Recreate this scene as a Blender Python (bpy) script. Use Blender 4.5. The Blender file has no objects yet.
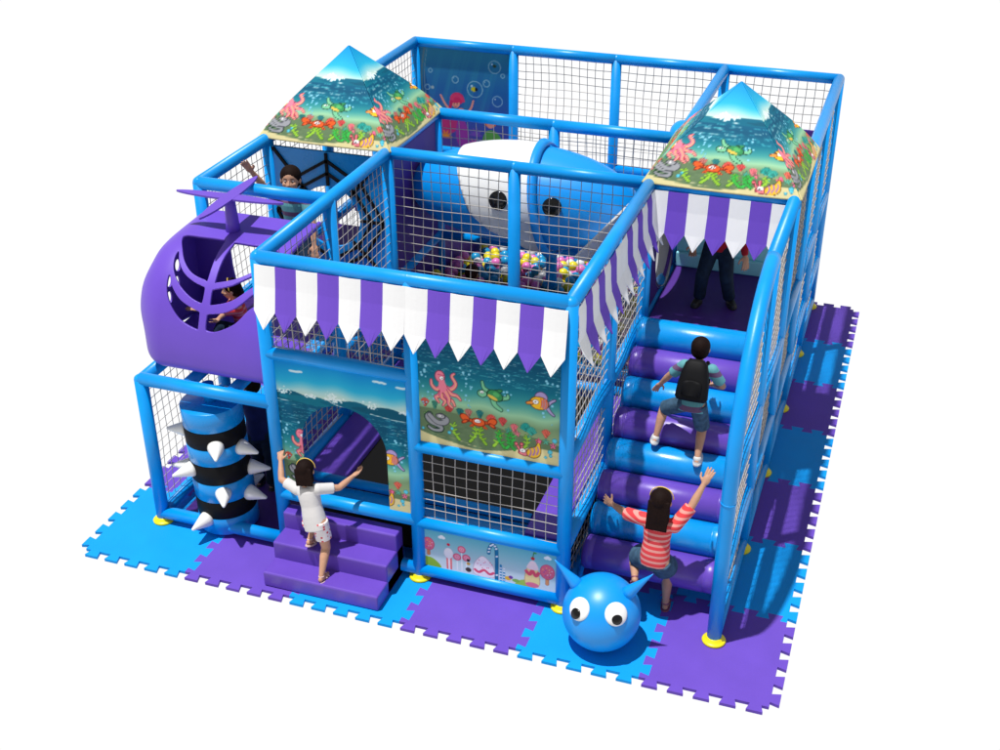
import bpy, bmesh, math, random
import numpy as np
from mathutils import Vector, Matrix
random.seed(7); rng = np.random.default_rng(7)
SC = bpy.context.scene; COL = SC.collection
U = 1.2; HT = 2.69; LM = 1.42; TR = 0.056

# ------------------------------------------------------------------ materials
def lin(c):
    c = np.asarray(c, float) / 255.0
    return np.where(c <= .04045, c / 12.92, ((c + .055) / 1.055) ** 2.4)

def mat(name, col, rough=.4, spec=.5, noise=0.0, nscale=6.0, bump=0.0, bscale=60.0, coat=0.0, trans=0.0):
    m = bpy.data.materials.new(name); m.use_nodes = True
    nt = m.node_tree; b = nt.nodes['Principled BSDF']
    b.inputs['Roughness'].default_value = rough
    b.inputs['Specular IOR Level'].default_value = spec
    b.inputs['Coat Weight'].default_value = coat
    b.inputs['Coat Roughness'].default_value = .15
    c = (*col, 1)
    b.inputs['Base Color'].default_value = c
    if noise > 0:
        tc = nt.nodes.new('ShaderNodeTexCoord'); n = nt.nodes.new('ShaderNodeTexNoise')
        n.inputs['Scale'].default_value = nscale; n.inputs['Detail'].default_value = 4
        nt.links.new(tc.outputs['Object'], n.inputs['Vector'])
        mr = nt.nodes.new('ShaderNodeMapRange'); mr.inputs['From Min'].default_value = .3; mr.inputs['From Max'].default_value = .7
        mr.inputs['To Min'].default_value = 1 - noise; mr.inputs['To Max'].default_value = 1 + noise
        nt.links.new(n.outputs['Fac'], mr.inputs['Value'])
        mx = nt.nodes.new('ShaderNodeVectorMath'); mx.operation = 'SCALE'
        mx.inputs[0].default_value = col
        nt.links.new(mr.outputs['Result'], mx.inputs['Scale'])
        nt.links.new(mx.outputs['Vector'], b.inputs['Base Color'])
        rr = nt.nodes.new('ShaderNodeMapRange'); rr.inputs['To Min'].default_value = max(.05, rough - .08); rr.inputs['To Max'].default_value = rough + .1
        nt.links.new(n.outputs['Fac'], rr.inputs['Value']); nt.links.new(rr.outputs['Result'], b.inputs['Roughness'])
    if bump > 0:
        tc = nt.nodes.new('ShaderNodeTexCoord'); n = nt.nodes.new('ShaderNodeTexNoise')
        n.inputs['Scale'].default_value = bscale; n.inputs['Detail'].default_value = 3
        nt.links.new(tc.outputs['Object'], n.inputs['Vector'])
        bm_ = nt.nodes.new('ShaderNodeBump'); bm_.inputs['Strength'].default_value = bump; bm_.inputs['Distance'].default_value = .004
        nt.links.new(n.outputs['Fac'], bm_.inputs['Height']); nt.links.new(bm_.outputs['Normal'], b.inputs['Normal'])
    return m

def striped(name, c1, c2, axis, period, duty=.5, rough=.8, phase=0.0):
    """cloth or vinyl with real bands: object coordinate along axis, wrapped."""
    m = mat(name, c1, rough); nt = m.node_tree; b = nt.nodes['Principled BSDF']
    tc = nt.nodes.new('ShaderNodeTexCoord'); sp = nt.nodes.new('ShaderNodeSeparateXYZ')
    nt.links.new(tc.outputs['Object'], sp.inputs[0])
    a = nt.nodes.new('ShaderNodeMath'); a.operation = 'ADD'; a.inputs[1].default_value = phase + 100 * period
    nt.links.new(sp.outputs['XYZ'.index(axis)], a.inputs[0])
    d = nt.nodes.new('ShaderNodeMath'); d.operation = 'MODULO'; d.inputs[1].default_value = period
    nt.links.new(a.outputs[0], d.inputs[0])
    l = nt.nodes.new('ShaderNodeMath'); l.operation = 'LESS_THAN'; l.inputs[1].default_value = period * duty
    nt.links.new(d.outputs[0], l.inputs[0])
    mx = nt.nodes.new('ShaderNodeMix'); mx.data_type = 'RGBA'
    mx.inputs['A'].default_value = (*c1, 1); mx.inputs['B'].default_value = (*c2, 1)
    nt.links.new(l.outputs[0], mx.inputs['Factor']); nt.links.new(mx.outputs['Result'], b.inputs['Base Color'])
    return m

BLUE = (.001, .17, .60); PURP = (.125, .052, .46)
M = {}
M['tube'] = mat('blue_foam_tube', (.0, .285, .76), .34, .35, noise=.05, nscale=5, bump=.12, bscale=45)
M['bluemat'] = mat('blue_eva_foam', (.0, .278, .74), .62, .2, noise=.05, nscale=3, bump=.25, bscale=160)
M['purpmat'] = mat('purple_eva_foam', (.122, .060, .43), .62, .2, noise=.05, nscale=3, bump=.25, bscale=160)
M['purple'] = mat('purple_vinyl', (.120, .055, .42), .33, .5, noise=.05, nscale=4, bump=.15, bscale=30)
M['purple_pl'] = mat('purple_moulded_plastic', (.135, .062, .50), .42, .4, noise=.04, nscale=3)
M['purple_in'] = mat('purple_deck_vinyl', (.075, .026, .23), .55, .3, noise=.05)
M['blue'] = mat('blue_vinyl', (.0, .265, .70), .27, .5, noise=.05, nscale=4, bump=.15, bscale=30)
M['blue_pl'] = mat('blue_moulded_plastic', (.0, .275, .78), .38, .5)
M['white_pl'] = mat('white_moulded_plastic', (.78, .78, .76), .3, .5, noise=.03, coat=.2)
M['white_cloth'] = mat('white_awning_cloth', (.86, .86, .87), .7, .2, bump=.2, bscale=25)
M['purple_cloth'] = mat('purple_awning_cloth', (.16, .075, .55), .7, .2, bump=.2, bscale=25)
M['black'] = mat('black_vinyl', (.004, .004, .005), .6, .15, noise=.1)
M['black_mesh'] = mat('black_jumping_mat', (.006, .006, .006), .9, .08, bump=.4, bscale=300)
M['yellow'] = mat('yellow_plastic_cup', (.78, .68, .01), .35, .5)
M['net'] = mat('grey_net_cord', (.46, .43, .40), .8, .2)
M['cyan'] = mat('light_blue_vinyl', (.34, .84, .95), .5, .4, noise=.04)
M['shaded_white'] = mat('shaded_white_slide_plastic', (.5, .5, .5), .4, .5)  # white slide tube, the shade inside it put into the base colour
M['skin'] = mat('skin', (.50, .27, .17), .55, .35, noise=.05, nscale=30)
M['hair'] = mat('dark_brown_hair', (.010, .004, .003), .7, .1, noise=.3, nscale=80, bump=.5, bscale=120)
M['hair2'] = mat('brown_hair', (.05, .02, .012), .6, .15, noise=.3, nscale=80, bump=.5, bscale=120)
M['gold'] = mat('yellow_hairband', (.75, .5, .08), .5)
M['wshirt'] = mat('white_cotton', (.60, .58, .58), .85, .2, bump=.4, bscale=35)
M['denim'] = mat('blue_denim', (.045, .095, .15), .85, .2, noise=.35, nscale=25, bump=.5, bscale=60)
M['denim_dark'] = mat('dark_denim', (.010, .022, .045), .85, .2, noise=.3, nscale=20, bump=.5, bscale=50)
M['redshirt'] = mat('red_cotton', (.35, .01, .02), .85, .2)
M['redstripe'] = striped('red_and_pink_striped_cotton', (.72, .045, .05), (.75, .30, .26), 'Z', .046, .42)
M['tealstripe'] = striped('turquoise_and_purple_striped_cotton', (.10, .33, .36), (.14, .07, .16), 'Z', .12, .35, phase=.03)
M['shortsprint'] = mat('white_shorts_with_red_flowers', (.75, .70, .70), .85, .2)
M['navy'] = mat('navy_cotton', (.012, .02, .11), .8, .2, noise=.2, nscale=20)
M['shoe_w'] = mat('white_shoe', (.62, .62, .60), .5)
M['shoe_b'] = mat('black_shoe', (.02, .018, .018), .5)
M['sandal'] = mat('pink_sandal', (.60, .42, .40), .55)
M['sandal_d'] = mat('purple_sandal', (.22, .06, .12), .55)
M['eyewhite'] = mat('eye_white', (.8, .8, .8), .15)
M['eyeblack'] = mat('eye_black', (.004, .004, .004), .12)
M['lip'] = mat('lips', (.42, .14, .11), .5)
M['brow'] = mat('eyebrow', (.03, .015, .01), .8)
def flowers(m):
    nt = m.node_tree; b = nt.nodes['Principled BSDF']
    tc = nt.nodes.new('ShaderNodeTexCoord'); v = nt.nodes.new('ShaderNodeTexVoronoi'); v.inputs['Scale'].default_value = 32
    nt.links.new(tc.outputs['Object'], v.inputs['Vector'])
    l = nt.nodes.new('ShaderNodeMath'); l.operation = 'LESS_THAN'; l.inputs[1].default_value = .32
    nt.links.new(v.outputs['Distance'], l.inputs[0])
    mx = nt.nodes.new('ShaderNodeMix'); mx.data_type = 'RGBA'
    mx.inputs['A'].default_value = (.78, .72, .72, 1); mx.inputs['B'].default_value = (.6, .06, .08, 1)
    nt.links.new(l.outputs[0], mx.inputs['Factor']); nt.links.new(mx.outputs['Result'], b.inputs['Base Color'])
flowers(M['shortsprint'])
def printed():
    m = mat('printed_vinyl_artwork', (.5, .5, .5), .6, .12); nt = m.node_tree
    a = nt.nodes.new('ShaderNodeAttribute'); a.attribute_name = 'print'
    nt.links.new(a.outputs['Color'], nt.nodes['Principled BSDF'].inputs['Base Color'])
    return m
M['print'] = printed()
BALLC = {'yellow': (.72, .62, .02), 'pink': (.70, .16, .45), 'blue': (.01, .27, .52), 'white': (.7, .7, .68)}
for k, c in BALLC.items(): M['ball_' + k] = mat(k + '_ball_plastic', c, .3)

# ------------------------------------------------------------------ mesh helpers
class MB:
    def __init__(s): s.v = []; s.f = []; s.sm = []; s.mi = []; s.m = 0
    def add(s, vs, fs, smooth=True):
        o = len(s.v); s.v += [tuple(v) for v in vs]
        for f in fs: s.f.append([i + o for i in f]); s.sm.append(smooth); s.mi.append(s.m)
        return s
    def box(s, a, b):
        (x0, y0, z0), (x1, y1, z1) = a, b
        vs = [(x, y, z) for z in (z0, z1) for y in (y0, y1) for x in (x0, x1)]
        return s.add(vs, [(0, 2, 3, 1), (4, 5, 7, 6), (0, 1, 5, 4), (2, 6, 7, 3), (0, 4, 6, 2), (1, 3, 7, 5)], False)
    def rings(s, rings, caps=True, smooth=True):
        n = len(rings[0]); vs = [p for r in rings for p in r]; fs = []
        for i in range(len(rings) - 1):
            for k in range(n):
                a = i * n + k; b = i * n + (k + 1) % n
                fs.append((a, b, b + n, a + n))
        s.add(vs, fs, smooth)
        if caps:
            o = len(s.v) - len(vs)
            s.f.append([o + k for k in range(n)][::-1]); s.sm.append(False); s.mi.append(s.m)
            s.f.append([o + (len(rings) - 1) * n + k for k in range(n)]); s.sm.append(False); s.mi.append(s.m)
        return s
    def tube(s, a, b, r, r2=None, n=20, caps=True):
        a, b = Vector(a), Vector(b); r2 = r if r2 is None else r2
        d = (b - a).normalized(); u = d.orthogonal().normalized(); w = d.cross(u)
        ring = lambda c, q: [c + (u * math.cos(t) + w * math.sin(t)) * q for t in [2 * math.pi * k / n for k in range(n)]]
        return s.rings([ring(a, r), ring(b, r2)], caps)
    def lathe(s, c, axis, prof, n=24, caps=True):
        """prof = [(distance along axis, radius)]"""
        c = Vector(c); d = Vector(axis).normalized(); u = d.orthogonal().normalized(); w = d.cross(u)
        return s.rings([[c + d * h + (u * math.cos(t) + w * math.sin(t)) * max(q, 1e-4) for t in [2 * math.pi * k / n for k in range(n)]] for h, q in prof], caps)
    def ball(s, c, r, nu=20, nv=12, rot=None):
        if isinstance(r, (int, float)): r = (r, r, r)
        c = Vector(c); R = rot or Matrix.Identity(3); rings = []
        for j in range(nv + 1):
            p = math.pi * j / nv; z = -math.cos(p); q = max(math.sin(p), 1e-3)
            rings.append([c + R @ Vector((r[0] * q * math.cos(t), r[1] * q * math.sin(t), r[2] * z)) for t in [2 * math.pi * k / nu for k in range(nu)]])
        return s.rings(rings, True)
    def tcap(s, a, b, ra, rb, n=14, flat=False):
        """tapered limb piece with rounded ends"""
        a, b = Vector(a), Vector(b); d = b - a; L = max(d.length, 1e-5); d = d / L
        u = d.orthogonal().normalized(); w = d.cross(u); pr = []
        if flat: pr = [(0, ra), (L, rb)]
        else:
            for k in range(5): t = math.pi / 2 * k / 4; pr.append((-ra * math.cos(t), max(ra * math.sin(t), ra * .05)))
            for k in range(1, 5): t = math.pi / 2 * k / 4; pr.append((L + rb * math.sin(t), max(rb * math.cos(t), rb * .05)))
            pr.insert(5, (L, rb))
        return s.rings([[a + d * h + (u * math.cos(t) + w * math.sin(t)) * q for t in [2 * math.pi * k / n for k in range(n)]] for h, q in pr], True)
    def build(s, name, m, parent=None, loc=None):
        me = bpy.data.meshes.new(name); vs = s.v
        if loc is not None: vs = [(x - loc[0], y - loc[1], z - loc[2]) for x, y, z in vs]
        me.from_pydata([tuple(v) for v in vs], [], s.f)
        me.polygons.foreach_set('use_smooth', s.sm)
        ms = m if isinstance(m, (list, tuple)) else [m]
        for q in ms: me.materials.append(q)
        if len(ms) > 1: me.polygons.foreach_set('material_index', s.mi)
        me.update()
        o = bpy.data.objects.new(name, me); COL.objects.link(o)
        if loc is not None: o.location = loc
        if parent is not None:
            o.parent = parent
            o.matrix_parent_inverse = Matrix.Translation(parent.location).inverted() if loc is None or True else Matrix.Identity(4)
        return o

def tag(o, label=None, cat=None, group=None, kind=None):
    if label: o['label'] = label
    if cat: o['category'] = cat
    if group: o['group'] = group
    if kind: o['kind'] = kind
    return o
def empty(name, loc, label, cat, group=None):
    o = bpy.data.objects.new(name, None); o.location = loc; o.empty_display_size = .1; COL.objects.link(o)
    return tag(o, label, cat, group)
def reparent(o, parent):
    o.parent = parent; o.matrix_parent_inverse = Matrix.Translation(parent.location).inverted() if parent.parent is None else parent.matrix_parent_inverse.copy()
def bevel(o, w=.006, seg=2):
    b = o.modifiers.new('bevel', 'BEVEL'); b.width = w; b.segments = seg; b.limit_method = 'ANGLE'; b.angle_limit = math.radians(40)
    return o
def solid(o, t=.008, off=-1):
    b = o.modifiers.new('thick', 'SOLIDIFY'); b.thickness = t; b.offset = off; return o
def smoothmod(o, n=2):
    b = o.modifiers.new('sub', 'SUBSURF'); b.levels = n; b.render_levels = n; return o

def sub(name, mb, m, parent, grand):
    """a sub-part: child of a part; everything is in world coordinates"""
    o = mb.build(name, m); o.parent = parent
    o.matrix_parent_inverse = Matrix.Translation(grand.location).inverted() @ Matrix.Identity(4)
    # parent part itself sits at identity in world space, so its inverse is identity
    o.matrix_parent_inverse = Matrix.Identity(4)
    return o

def poly_sdf(px, py, poly):
    """signed distance, >0 inside; px,py numpy arrays"""
    P = np.array(poly, float); n = len(P); d = np.full(px.shape, 1e9); ins = np.zeros(px.shape, bool)
    for i in range(n):
        a = P[i]; b = P[(i + 1) % n]; e = b - a; L = max(e @ e, 1e-12)
        t = np.clip(((px - a[0]) * e[0] + (py - a[1]) * e[1]) / L, 0, 1)
        d = np.minimum(d, (px - a[0] - t * e[0]) ** 2 + (py - a[1] - t * e[1]) ** 2)
        if a[1] != b[1]:
            c = ((a[1] > py) != (b[1] > py)) & (px < (b[0] - a[0]) * (py - a[1]) / (b[1] - a[1]) + a[0])
            ins ^= c
    d = np.sqrt(d); return np.where(ins, d, -d)

def catmull(pts, n=8, closed=False):
    P = [np.array(p, float) for p in pts]; out = []
    m = len(P)
    idx = range(m if closed else m - 1)
    for i in idx:
        g = (lambda k: P[k % m]) if closed else (lambda k: P[min(max(k, 0), m - 1)])
        p0, p1, p2, p3 = g(i - 1), g(i), g(i + 1), g(i + 2)
        for k in range(n):
            t = k / n; out.append(.5 * ((2 * p1) + (-p0 + p2) * t + (2 * p0 - 5 * p1 + 4 * p2 - p3) * t * t + (-p0 + 3 * p1 - 3 * p2 + p3) * t ** 3))
    if not closed: out.append(P[-1])
    return np.array(out)

def iso_grid(name, Pf, Ff, nu, nv, m, parent=None, smooth=True, color=None):
    """surface P(u,v) on a grid, kept where F(u,v)>0 with the border cut cleanly through the cells"""
    u, v = np.meshgrid(np.linspace(0, 1, nu + 1), np.linspace(0, 1, nv + 1)); F = Ff(u, v)
    UV = np.stack([u, v], 2); vid = {}; uvs = []; faces = []
    def gv(i, j):
        k = (i, j)
        if k not in vid: vid[k] = len(uvs); uvs.append(UV[j, i])
        return vid[k]
    def ev(i0, j0, i1, j1):
        k = (i0, j0, i1, j1) if (i0, j0) < (i1, j1) else (i1, j1, i0, j0)
        if k not in vid:
            a, b = F[k[1], k[0]], F[k[3], k[2]]; t = a / (a - b)
            vid[k] = len(uvs); uvs.append(UV[k[1], k[0]] * (1 - t) + UV[k[3], k[2]] * t)
        return vid[k]
    Fp = F > 0
    for j in range(nv):
        for i in range(nu):
            c = [(i, j), (i + 1, j), (i + 1, j + 1), (i, j + 1)]; s = [Fp[b, a] for a, b in c]
            if all(s): faces.append([gv(*q) for q in c])
            elif any(s):
                f = []
                for k in range(4):
                    a, b = c[k], c[(k + 1) % 4]
                    if s[k]: f.append(gv(*a))
                    if s[k] != s[(k + 1) % 4]: f.append(ev(*a, *b))
                if len(f) > 2: faces.append(f)
    uvs = np.array(uvs); X = Pf(uvs[:, 0], uvs[:, 1])
    me = bpy.data.meshes.new(name); me.from_pydata([tuple(map(float, p)) for p in X], [], faces); me.materials.append(m)
    me.polygons.foreach_set('use_smooth', [smooth] * len(faces))
    if color is not None:
        c = color(uvs[:, 0], uvs[:, 1]); at = me.color_attributes.new('print', 'FLOAT_COLOR', 'POINT')
        rgba = np.ones((len(c), 4)); rgba[:, :3] = lin(c); at.data.foreach_set('color', rgba.ravel().astype(np.float32))
    me.update()
    o = bpy.data.objects.new(name, me); COL.objects.link(o)
    if parent is not None: reparent(o, parent)
    return o

# ------------------------------------------------------------------ printed artwork, painted as vertex colours
class Canvas:
    def __init__(s, w, asp, ss=420):
        s.nx = ss; s.ny = int(ss * asp); s.asp = asp
        s.x, s.y = np.meshgrid((np.arange(s.nx) + .5) / s.nx, (np.arange(s.ny) + .5) / s.nx)
        s.c = np.zeros((s.ny, s.nx, 3)); s.o = np.zeros(2); s.k = 1.0
    def tf(s, P): return (s.o + (np.asarray(P, float) - s.o) * s.k)
    def blend(s, d, col, box, op=1.0):
        j0, j1, i0, i1 = box; a = np.clip(d * s.nx + .5, 0, 1)[..., None] * op
        s.c[j0:j1, i0:i1] = s.c[j0:j1, i0:i1] * (1 - a) + np.array(col, float) * a
    def bb(s, P, pad):
        P = np.asarray(P, float)
        i0 = max(int((P[:, 0].min() - pad) * s.nx), 0); i1 = min(int((P[:, 0].max() + pad) * s.nx) + 2, s.nx)
        j0 = max(int((P[:, 1].min() - pad) * s.nx), 0); j1 = min(int((P[:, 1].max() + pad) * s.nx) + 2, s.ny)
        return (j0, j1, i0, i1)
    def poly(s, P, col, out=None, ow=.006, sm=True, op=1.0):
        P = s.tf(P); ow = ow * s.k
        if sm: P = catmull(P, 6, True)
        b = s.bb(P, ow); j0, j1, i0, i1 = b
        if i1 <= i0 or j1 <= j0: return
        d = poly_sdf(s.x[j0:j1, i0:i1], s.y[j0:j1, i0:i1], P)
        if out is not None: s.blend(d + ow, out, b)
        s.blend(d, col, b, op)
    def ell(s, c, r, col, out=None, ow=.006, rot=0, op=1.0):
        if not isinstance(r, tuple): r = (r, r)
        c = s.tf(c); r = (r[0] * s.k, r[1] * s.k); ow = ow * s.k
        R = max(r); b = s.bb([(c[0] - R, c[1] - R), (c[0] + R, c[1] + R)], ow); j0, j1, i0, i1 = b
        if i1 <= i0 or j1 <= j0: return
        X = s.x[j0:j1, i0:i1] - c[0]; Y = s.y[j0:j1, i0:i1] - c[1]
        ca, sa = math.cos(rot), math.sin(rot); X, Y = X * ca + Y * sa, -X * sa + Y * ca
        k = np.sqrt((X / r[0]) ** 2 + (Y / r[1]) ** 2); d = (1 - k) * min(r)
        if out is not None: s.blend(d + ow, out, b)
        s.blend(d, col, b, op)
    def ring(s, c, r, w, col, op=1.0):
        b = s.bb([(c[0] - r, c[1] - r), (c[0] + r, c[1] + r)], w); j0, j1, i0, i1 = b
        if i1 <= i0 or j1 <= j0: return
        d = w / 2 - np.abs(np.hypot(s.x[j0:j1, i0:i1] - c[0], s.y[j0:j1, i0:i1] - c[1]) - r); s.blend(d, col, b, op)
    def stroke(s, P, w0, w1, col, out=None, ow=.006, sm=True, op=1.0):
        P = s.tf(P); w0, w1, ow = w0 * s.k, w1 * s.k, ow * s.k
        P = catmull(P, 6) if sm else np.array(P, float)
        b = s.bb(P, max(w0, w1) + ow); j0, j1, i0, i1 = b
        if i1 <= i0 or j1 <= j0: return
        X = s.x[j0:j1, i0:i1]; Y = s.y[j0:j1, i0:i1]; d = np.full(X.shape, -9.); n = len(P) - 1
        for i in range(n):
            a, e = P[i], P[i + 1] - P[i]; t = np.clip(((X - a[0]) * e[0] + (Y - a[1]) * e[1]) / max(e @ e, 1e-12), 0, 1)
            w = w0 + (w1 - w0) * (i + t) / n
            d = np.maximum(d, w - np.hypot(X - a[0] - t * e[0], Y - a[1] - t * e[1]))
        if out is not None: s.blend(d + ow, out, b)
        s.blend(d, col, b, op)
    def sampler(s, u0=0, u1=1, v0=0, v1=1):
        def f(u, v):
            x = np.clip((u0 + (u1 - u0) * u) * s.nx - .5, 0, s.nx - 1.001); y = np.clip((v0 + (v1 - v0) * v) * s.ny - .5, 0, s.ny - 1.001)
            i = x.astype(int); j = y.astype(int); fx = (x - i)[:, None]; fy = (y - j)[:, None]; c = s.c
            return (c[j, i] * (1 - fx) * (1 - fy) + c[j, i + 1] * fx * (1 - fy) + c[j + 1, i] * (1 - fx) * fy + c[j + 1, i + 1] * fx * fy)
        return f

def ramp(v, stops):
    v = np.asarray(v); xs = [s[0] for s in stops]
    return np.stack([np.interp(v, xs, [s[1][k] for s in stops]) for k in range(3)], -1)

def sea_art(asp):
    """whole seabed picture: sand, hills, creatures, waves and sky; x 0..1, y 0..asp"""
    s = Canvas(1, asp); x, y = s.x, s.y; v = y / asp; r = np.random.default_rng(3)
    wob = .012 * np.sin(x * 9 + 1) + .008 * np.sin(x * 23)
    s.c = ramp(v + wob, [(0, (196, 190, 130)), (.24, (120, 150, 110)), (.30, (150, 200, 160)), (.38, (60, 150, 150)), (.48, (5, 105, 130)), (.62, (0, 80, 112)), (.74, (0, 92, 125)),
                         (.755, (205, 222, 205)), (.80, (170, 215, 215)), (.87, (40, 175, 215)), (1, (0, 135, 205))])
    # wave streaks
    for k in range(230):
        cx, vy = r.random(), .47 + .26 * r.random(); L = .01 + .04 * r.random()
        s.stroke([(cx - L, vy * asp), (cx, vy * asp + .004), (cx + L, vy * asp - .001)], .0012, .0012, (90, 190, 200) if r.random() < .75 else (215, 240, 240), op=.6)
    # wave crests and foam at the waterline
    for x0, hh, col in ((.12, .035, (0, 92, 118)), (.30, .02, (10, 112, 135)), (.62, .035, (0, 98, 125)), (.86, .03, (0, 84, 110))):
        P = [(x0 - .28, .735 * asp), (x0 - .12, (.745 + hh * .7) * asp), (x0, (.75 + hh) * asp), (x0 + .1, (.748 + hh * .5) * asp), (x0 + .28, .73 * asp), (x0, .70 * asp)]
        s.poly(P, col)
    for cx, hh in ((.06, .03), (.27, .02), (.42, .06), (.47, .035), (.74, .05), (.98, .02)):
        for k in range(36):
            a = r.normal(0, .028); b = abs(r.normal(0, hh * .6)); s.ell((cx + a, (.755 + b) * asp), .002 + .006 * r.random(), (225, 240, 240), op=.85)
    s.stroke([(.38, .775 * asp), (.45, .74 * asp), (.58, .715 * asp)], .004, .001, (235, 245, 245))
    s.stroke([(.0, .71 * asp), (.06, .705 * asp), (.12, .708 * asp)], .003, .001, (190, 225, 230)); s.stroke([(.72, .715 * asp), (.9, .70 * asp), (1, .702 * asp)], .003, .001, (190, 225, 230))
    for cx, cy in ((.17, .93), (.80, .955), (.97, .94)):
        for k in range(5): s.ell((cx - .035 + .018 * k, cy * asp + .006 * r.random()), (.018, .009), (215, 235, 240), op=.9)
    # hills, corals, sand
    for cx, cy, n, col in ((.05, .27, 6, (225, 95, 80)), (.22, .245, 6, (215, 75, 70)), (.36, .245, 5, (200, 120, 110)), (.44, .25, 5, (40, 130, 130)), (.52, .235, 8, (235, 90, 80)), (.6, .23, 6, (220, 80, 80)),
                           (.68, .20, 5, (240, 120, 130)), (.76, .22, 9, (40, 165, 155)), (.8, .2, 8, (60, 180, 165)), (.9, .2, 6, (235, 110, 90)), (.12, .26, 4, (60, 140, 120)), (.3, .24, 5, (30, 120, 120))):
        for k in range(n):
            a = math.pi / 2 + (k - (n - 1) / 2) * .32
            s.stroke([(cx, cy * asp - .015), (cx + .036 * math.cos(a), cy * asp - .015 + .052 * math.sin(a))], .006, .0035, col, out=tuple(int(q * .6) for q in col), ow=.0025)
    P = [(-.1, -.1), (-.1, .235 * asp), (.1, .245 * asp), (.28, .235 * asp), (.5, .21 * asp), (.68, .17 * asp), (.85, .165 * asp), (1.1, .12 * asp), (1.1, -.1)]
    s.poly(catmull(P[1:-1], 8).tolist() + [(1.1, -.1), (-.1, -.1)], (98, 122, 88), sm=False)
    for k in range(60):
        cx = r.random(); cy = (.05 + .12 * r.random()) * asp; s.ell((cx, cy), (.03, .008), (84, 108, 76) if k % 2 else (112, 134, 96), op=.35)
    for cx, cy, col in ((.64, .185, (70, 170, 140)), (.7, .175, (235, 120, 140)), (.78, .16, (70, 170, 140)), (.85, .15, (235, 100, 130)), (.95, .135, (235, 110, 150)), (.9, .155, (90, 180, 150)), (.06, .2, (120, 170, 90))):
        for k in range(5):
            a = 2 * math.pi * k / 5 + .3; s.stroke([(cx, cy * asp), (cx + .02 * math.cos(a), cy * asp + .02 * math.sin(a))], .007, .004, col, out=(60, 70, 60), ow=.002)
    P = [(-.05, .095), (.1, .06), (.25, .035), (.42, .02), (.62, .045), (.8, .095), (.95, .10), (1.05, .095)]
    s.poly([(a, b * asp) for a, b in catmull(P, 8)] + [(1.05, -.1), (-.05, -.1)], (214, 203, 150), sm=False)
    for k in range(26):
        cx = r.random(); cy = r.random() * .07 * asp; s.stroke([(cx, cy), (cx + .06, cy - .006)], .002, .001, (190, 176, 122) if k % 2 else (232, 224, 178), op=.7)
    O = (40, 30, 35)
    # sea weeds
    for cx, n, col in ((.28, 1, (150, 200, 60)), (.38, -1, (150, 200, 60)), (.47, 1, (140, 190, 50)), (.55, -1, (150, 200, 60)), (.6, 1, (60, 180, 70)), (.64, -1, (60, 190, 80)), (.67, 1, (50, 170, 70)), (.74, -1, (150, 200, 60))):
        pts = [(cx + n * (.012 - .045 * math.sin(t * 2.4)), (.065 + .11 * t) * asp) for t in (0, .25, .5, .75, 1)]
        s.stroke(pts, .010, .004, col, out=(50, 90, 40), ow=.003)
        for t in (1, 2, 3): s.stroke([pts[t], (pts[t][0] + n * .025, pts[t][1] + .012)], .007, .004, col, out=(50, 90, 40), ow=.002); s.stroke([pts[t], (pts[t][0] - n * .02, pts[t][1] + .014)], .006, .004, col)
    # bubbles
    for k in range(70):
        cx = r.choice([r.normal(.07, .03), r.normal(.34, .03), r.normal(.36, .02), r.normal(.65, .03), r.normal(.9, .06), r.normal(.02, .02)]); cy = (.26 + .3 * r.random()) * asp
        s.ell((cx, cy), .003 + .006 * r.random(), (150, 215, 235), out=(60, 150, 180), ow=.0015, op=.9)
    for cx, cy, q in ((.93, .09, .014), (.935, .065, .009), (.9, .05, .008), (.22, .1, .01), (.24, .13, .008), (.96, .17, .015), (.03, .1, .008)): s.ell((cx, cy * asp), q, (90, 200, 220), out=(30, 120, 150), ow=.003)
    A = asp
    # octopus
    s.o = np.array((.175, .40 * A)); s.k = .84
    ox, oy = .18, .40 * A; pk = (236, 128, 150); po = (130, 40, 70)
    for T in ([(0, 0), (-.05, -.03), (-.09, .0), (-.095, .045)], [(.01, 0), (.07, -.01), (.11, .04), (.08, .10), (.10, .125)], [(0, -.02), (-.03, -.08), (-.06, -.10), (-.035, -.14)],
              [(0, -.02), (-.01, -.09), (.02, -.12), (.0, -.16)], [(.01, -.02), (.03, -.08), (.08, -.11), (.10, -.15)], [(.02, -.01), (.07, -.05), (.12, -.06), (.15, -.09)], [(.01, -.02), (.05, -.09), (.05, -.14), (.08, -.17)]):
        s.stroke([(ox + a, oy + b) for a, b in T], .020, .007, pk, out=po, ow=.005)
        s.stroke([(ox + a + .004, oy + b - .004) for a, b in T], .004, .002, (245, 190, 110))
    s.ell((ox, oy + .0), (.034, .05), pk); s.ell((ox - .02, oy + .085), (.038, .045), pk, out=po); s.ell((ox - .005, oy + .03), (.026, .06), pk)
    s.ell((ox - .005, oy + .072), (.017, .015), (250, 250, 250), out=po, ow=.003); s.ell((ox, oy + .07), .005, (20, 20, 20)); s.stroke([(ox - .035, oy + .1), (ox + .012, oy + .098)], .004, .003, (190, 70, 110))
    # turtle
    s.o = np.array((.53, .40 * A)); s.k = .84
    tx, ty = .53, .40 * A; g1 = (120, 195, 150); g2 = (52, 140, 84); go = (20, 60, 45)
    s.stroke([(tx - .02, ty + .02), (tx - .07, ty + .05), (tx - .085, ty + .10)], .017, .008, g1, out=go); s.stroke([(tx + .04, ty - .02), (tx + .12, ty - .005), (tx + .125, ty + .02)], .018, .008, g1, out=go)
    s.stroke([(tx + .0, ty - .02), (tx + .02, ty - .08), (tx + .07, ty - .115)], .022, .012, g1, out=go); s.stroke([(tx + .02, ty + .03), (tx + .07, ty + .05)], .016, .008, g2, out=go)
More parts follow.
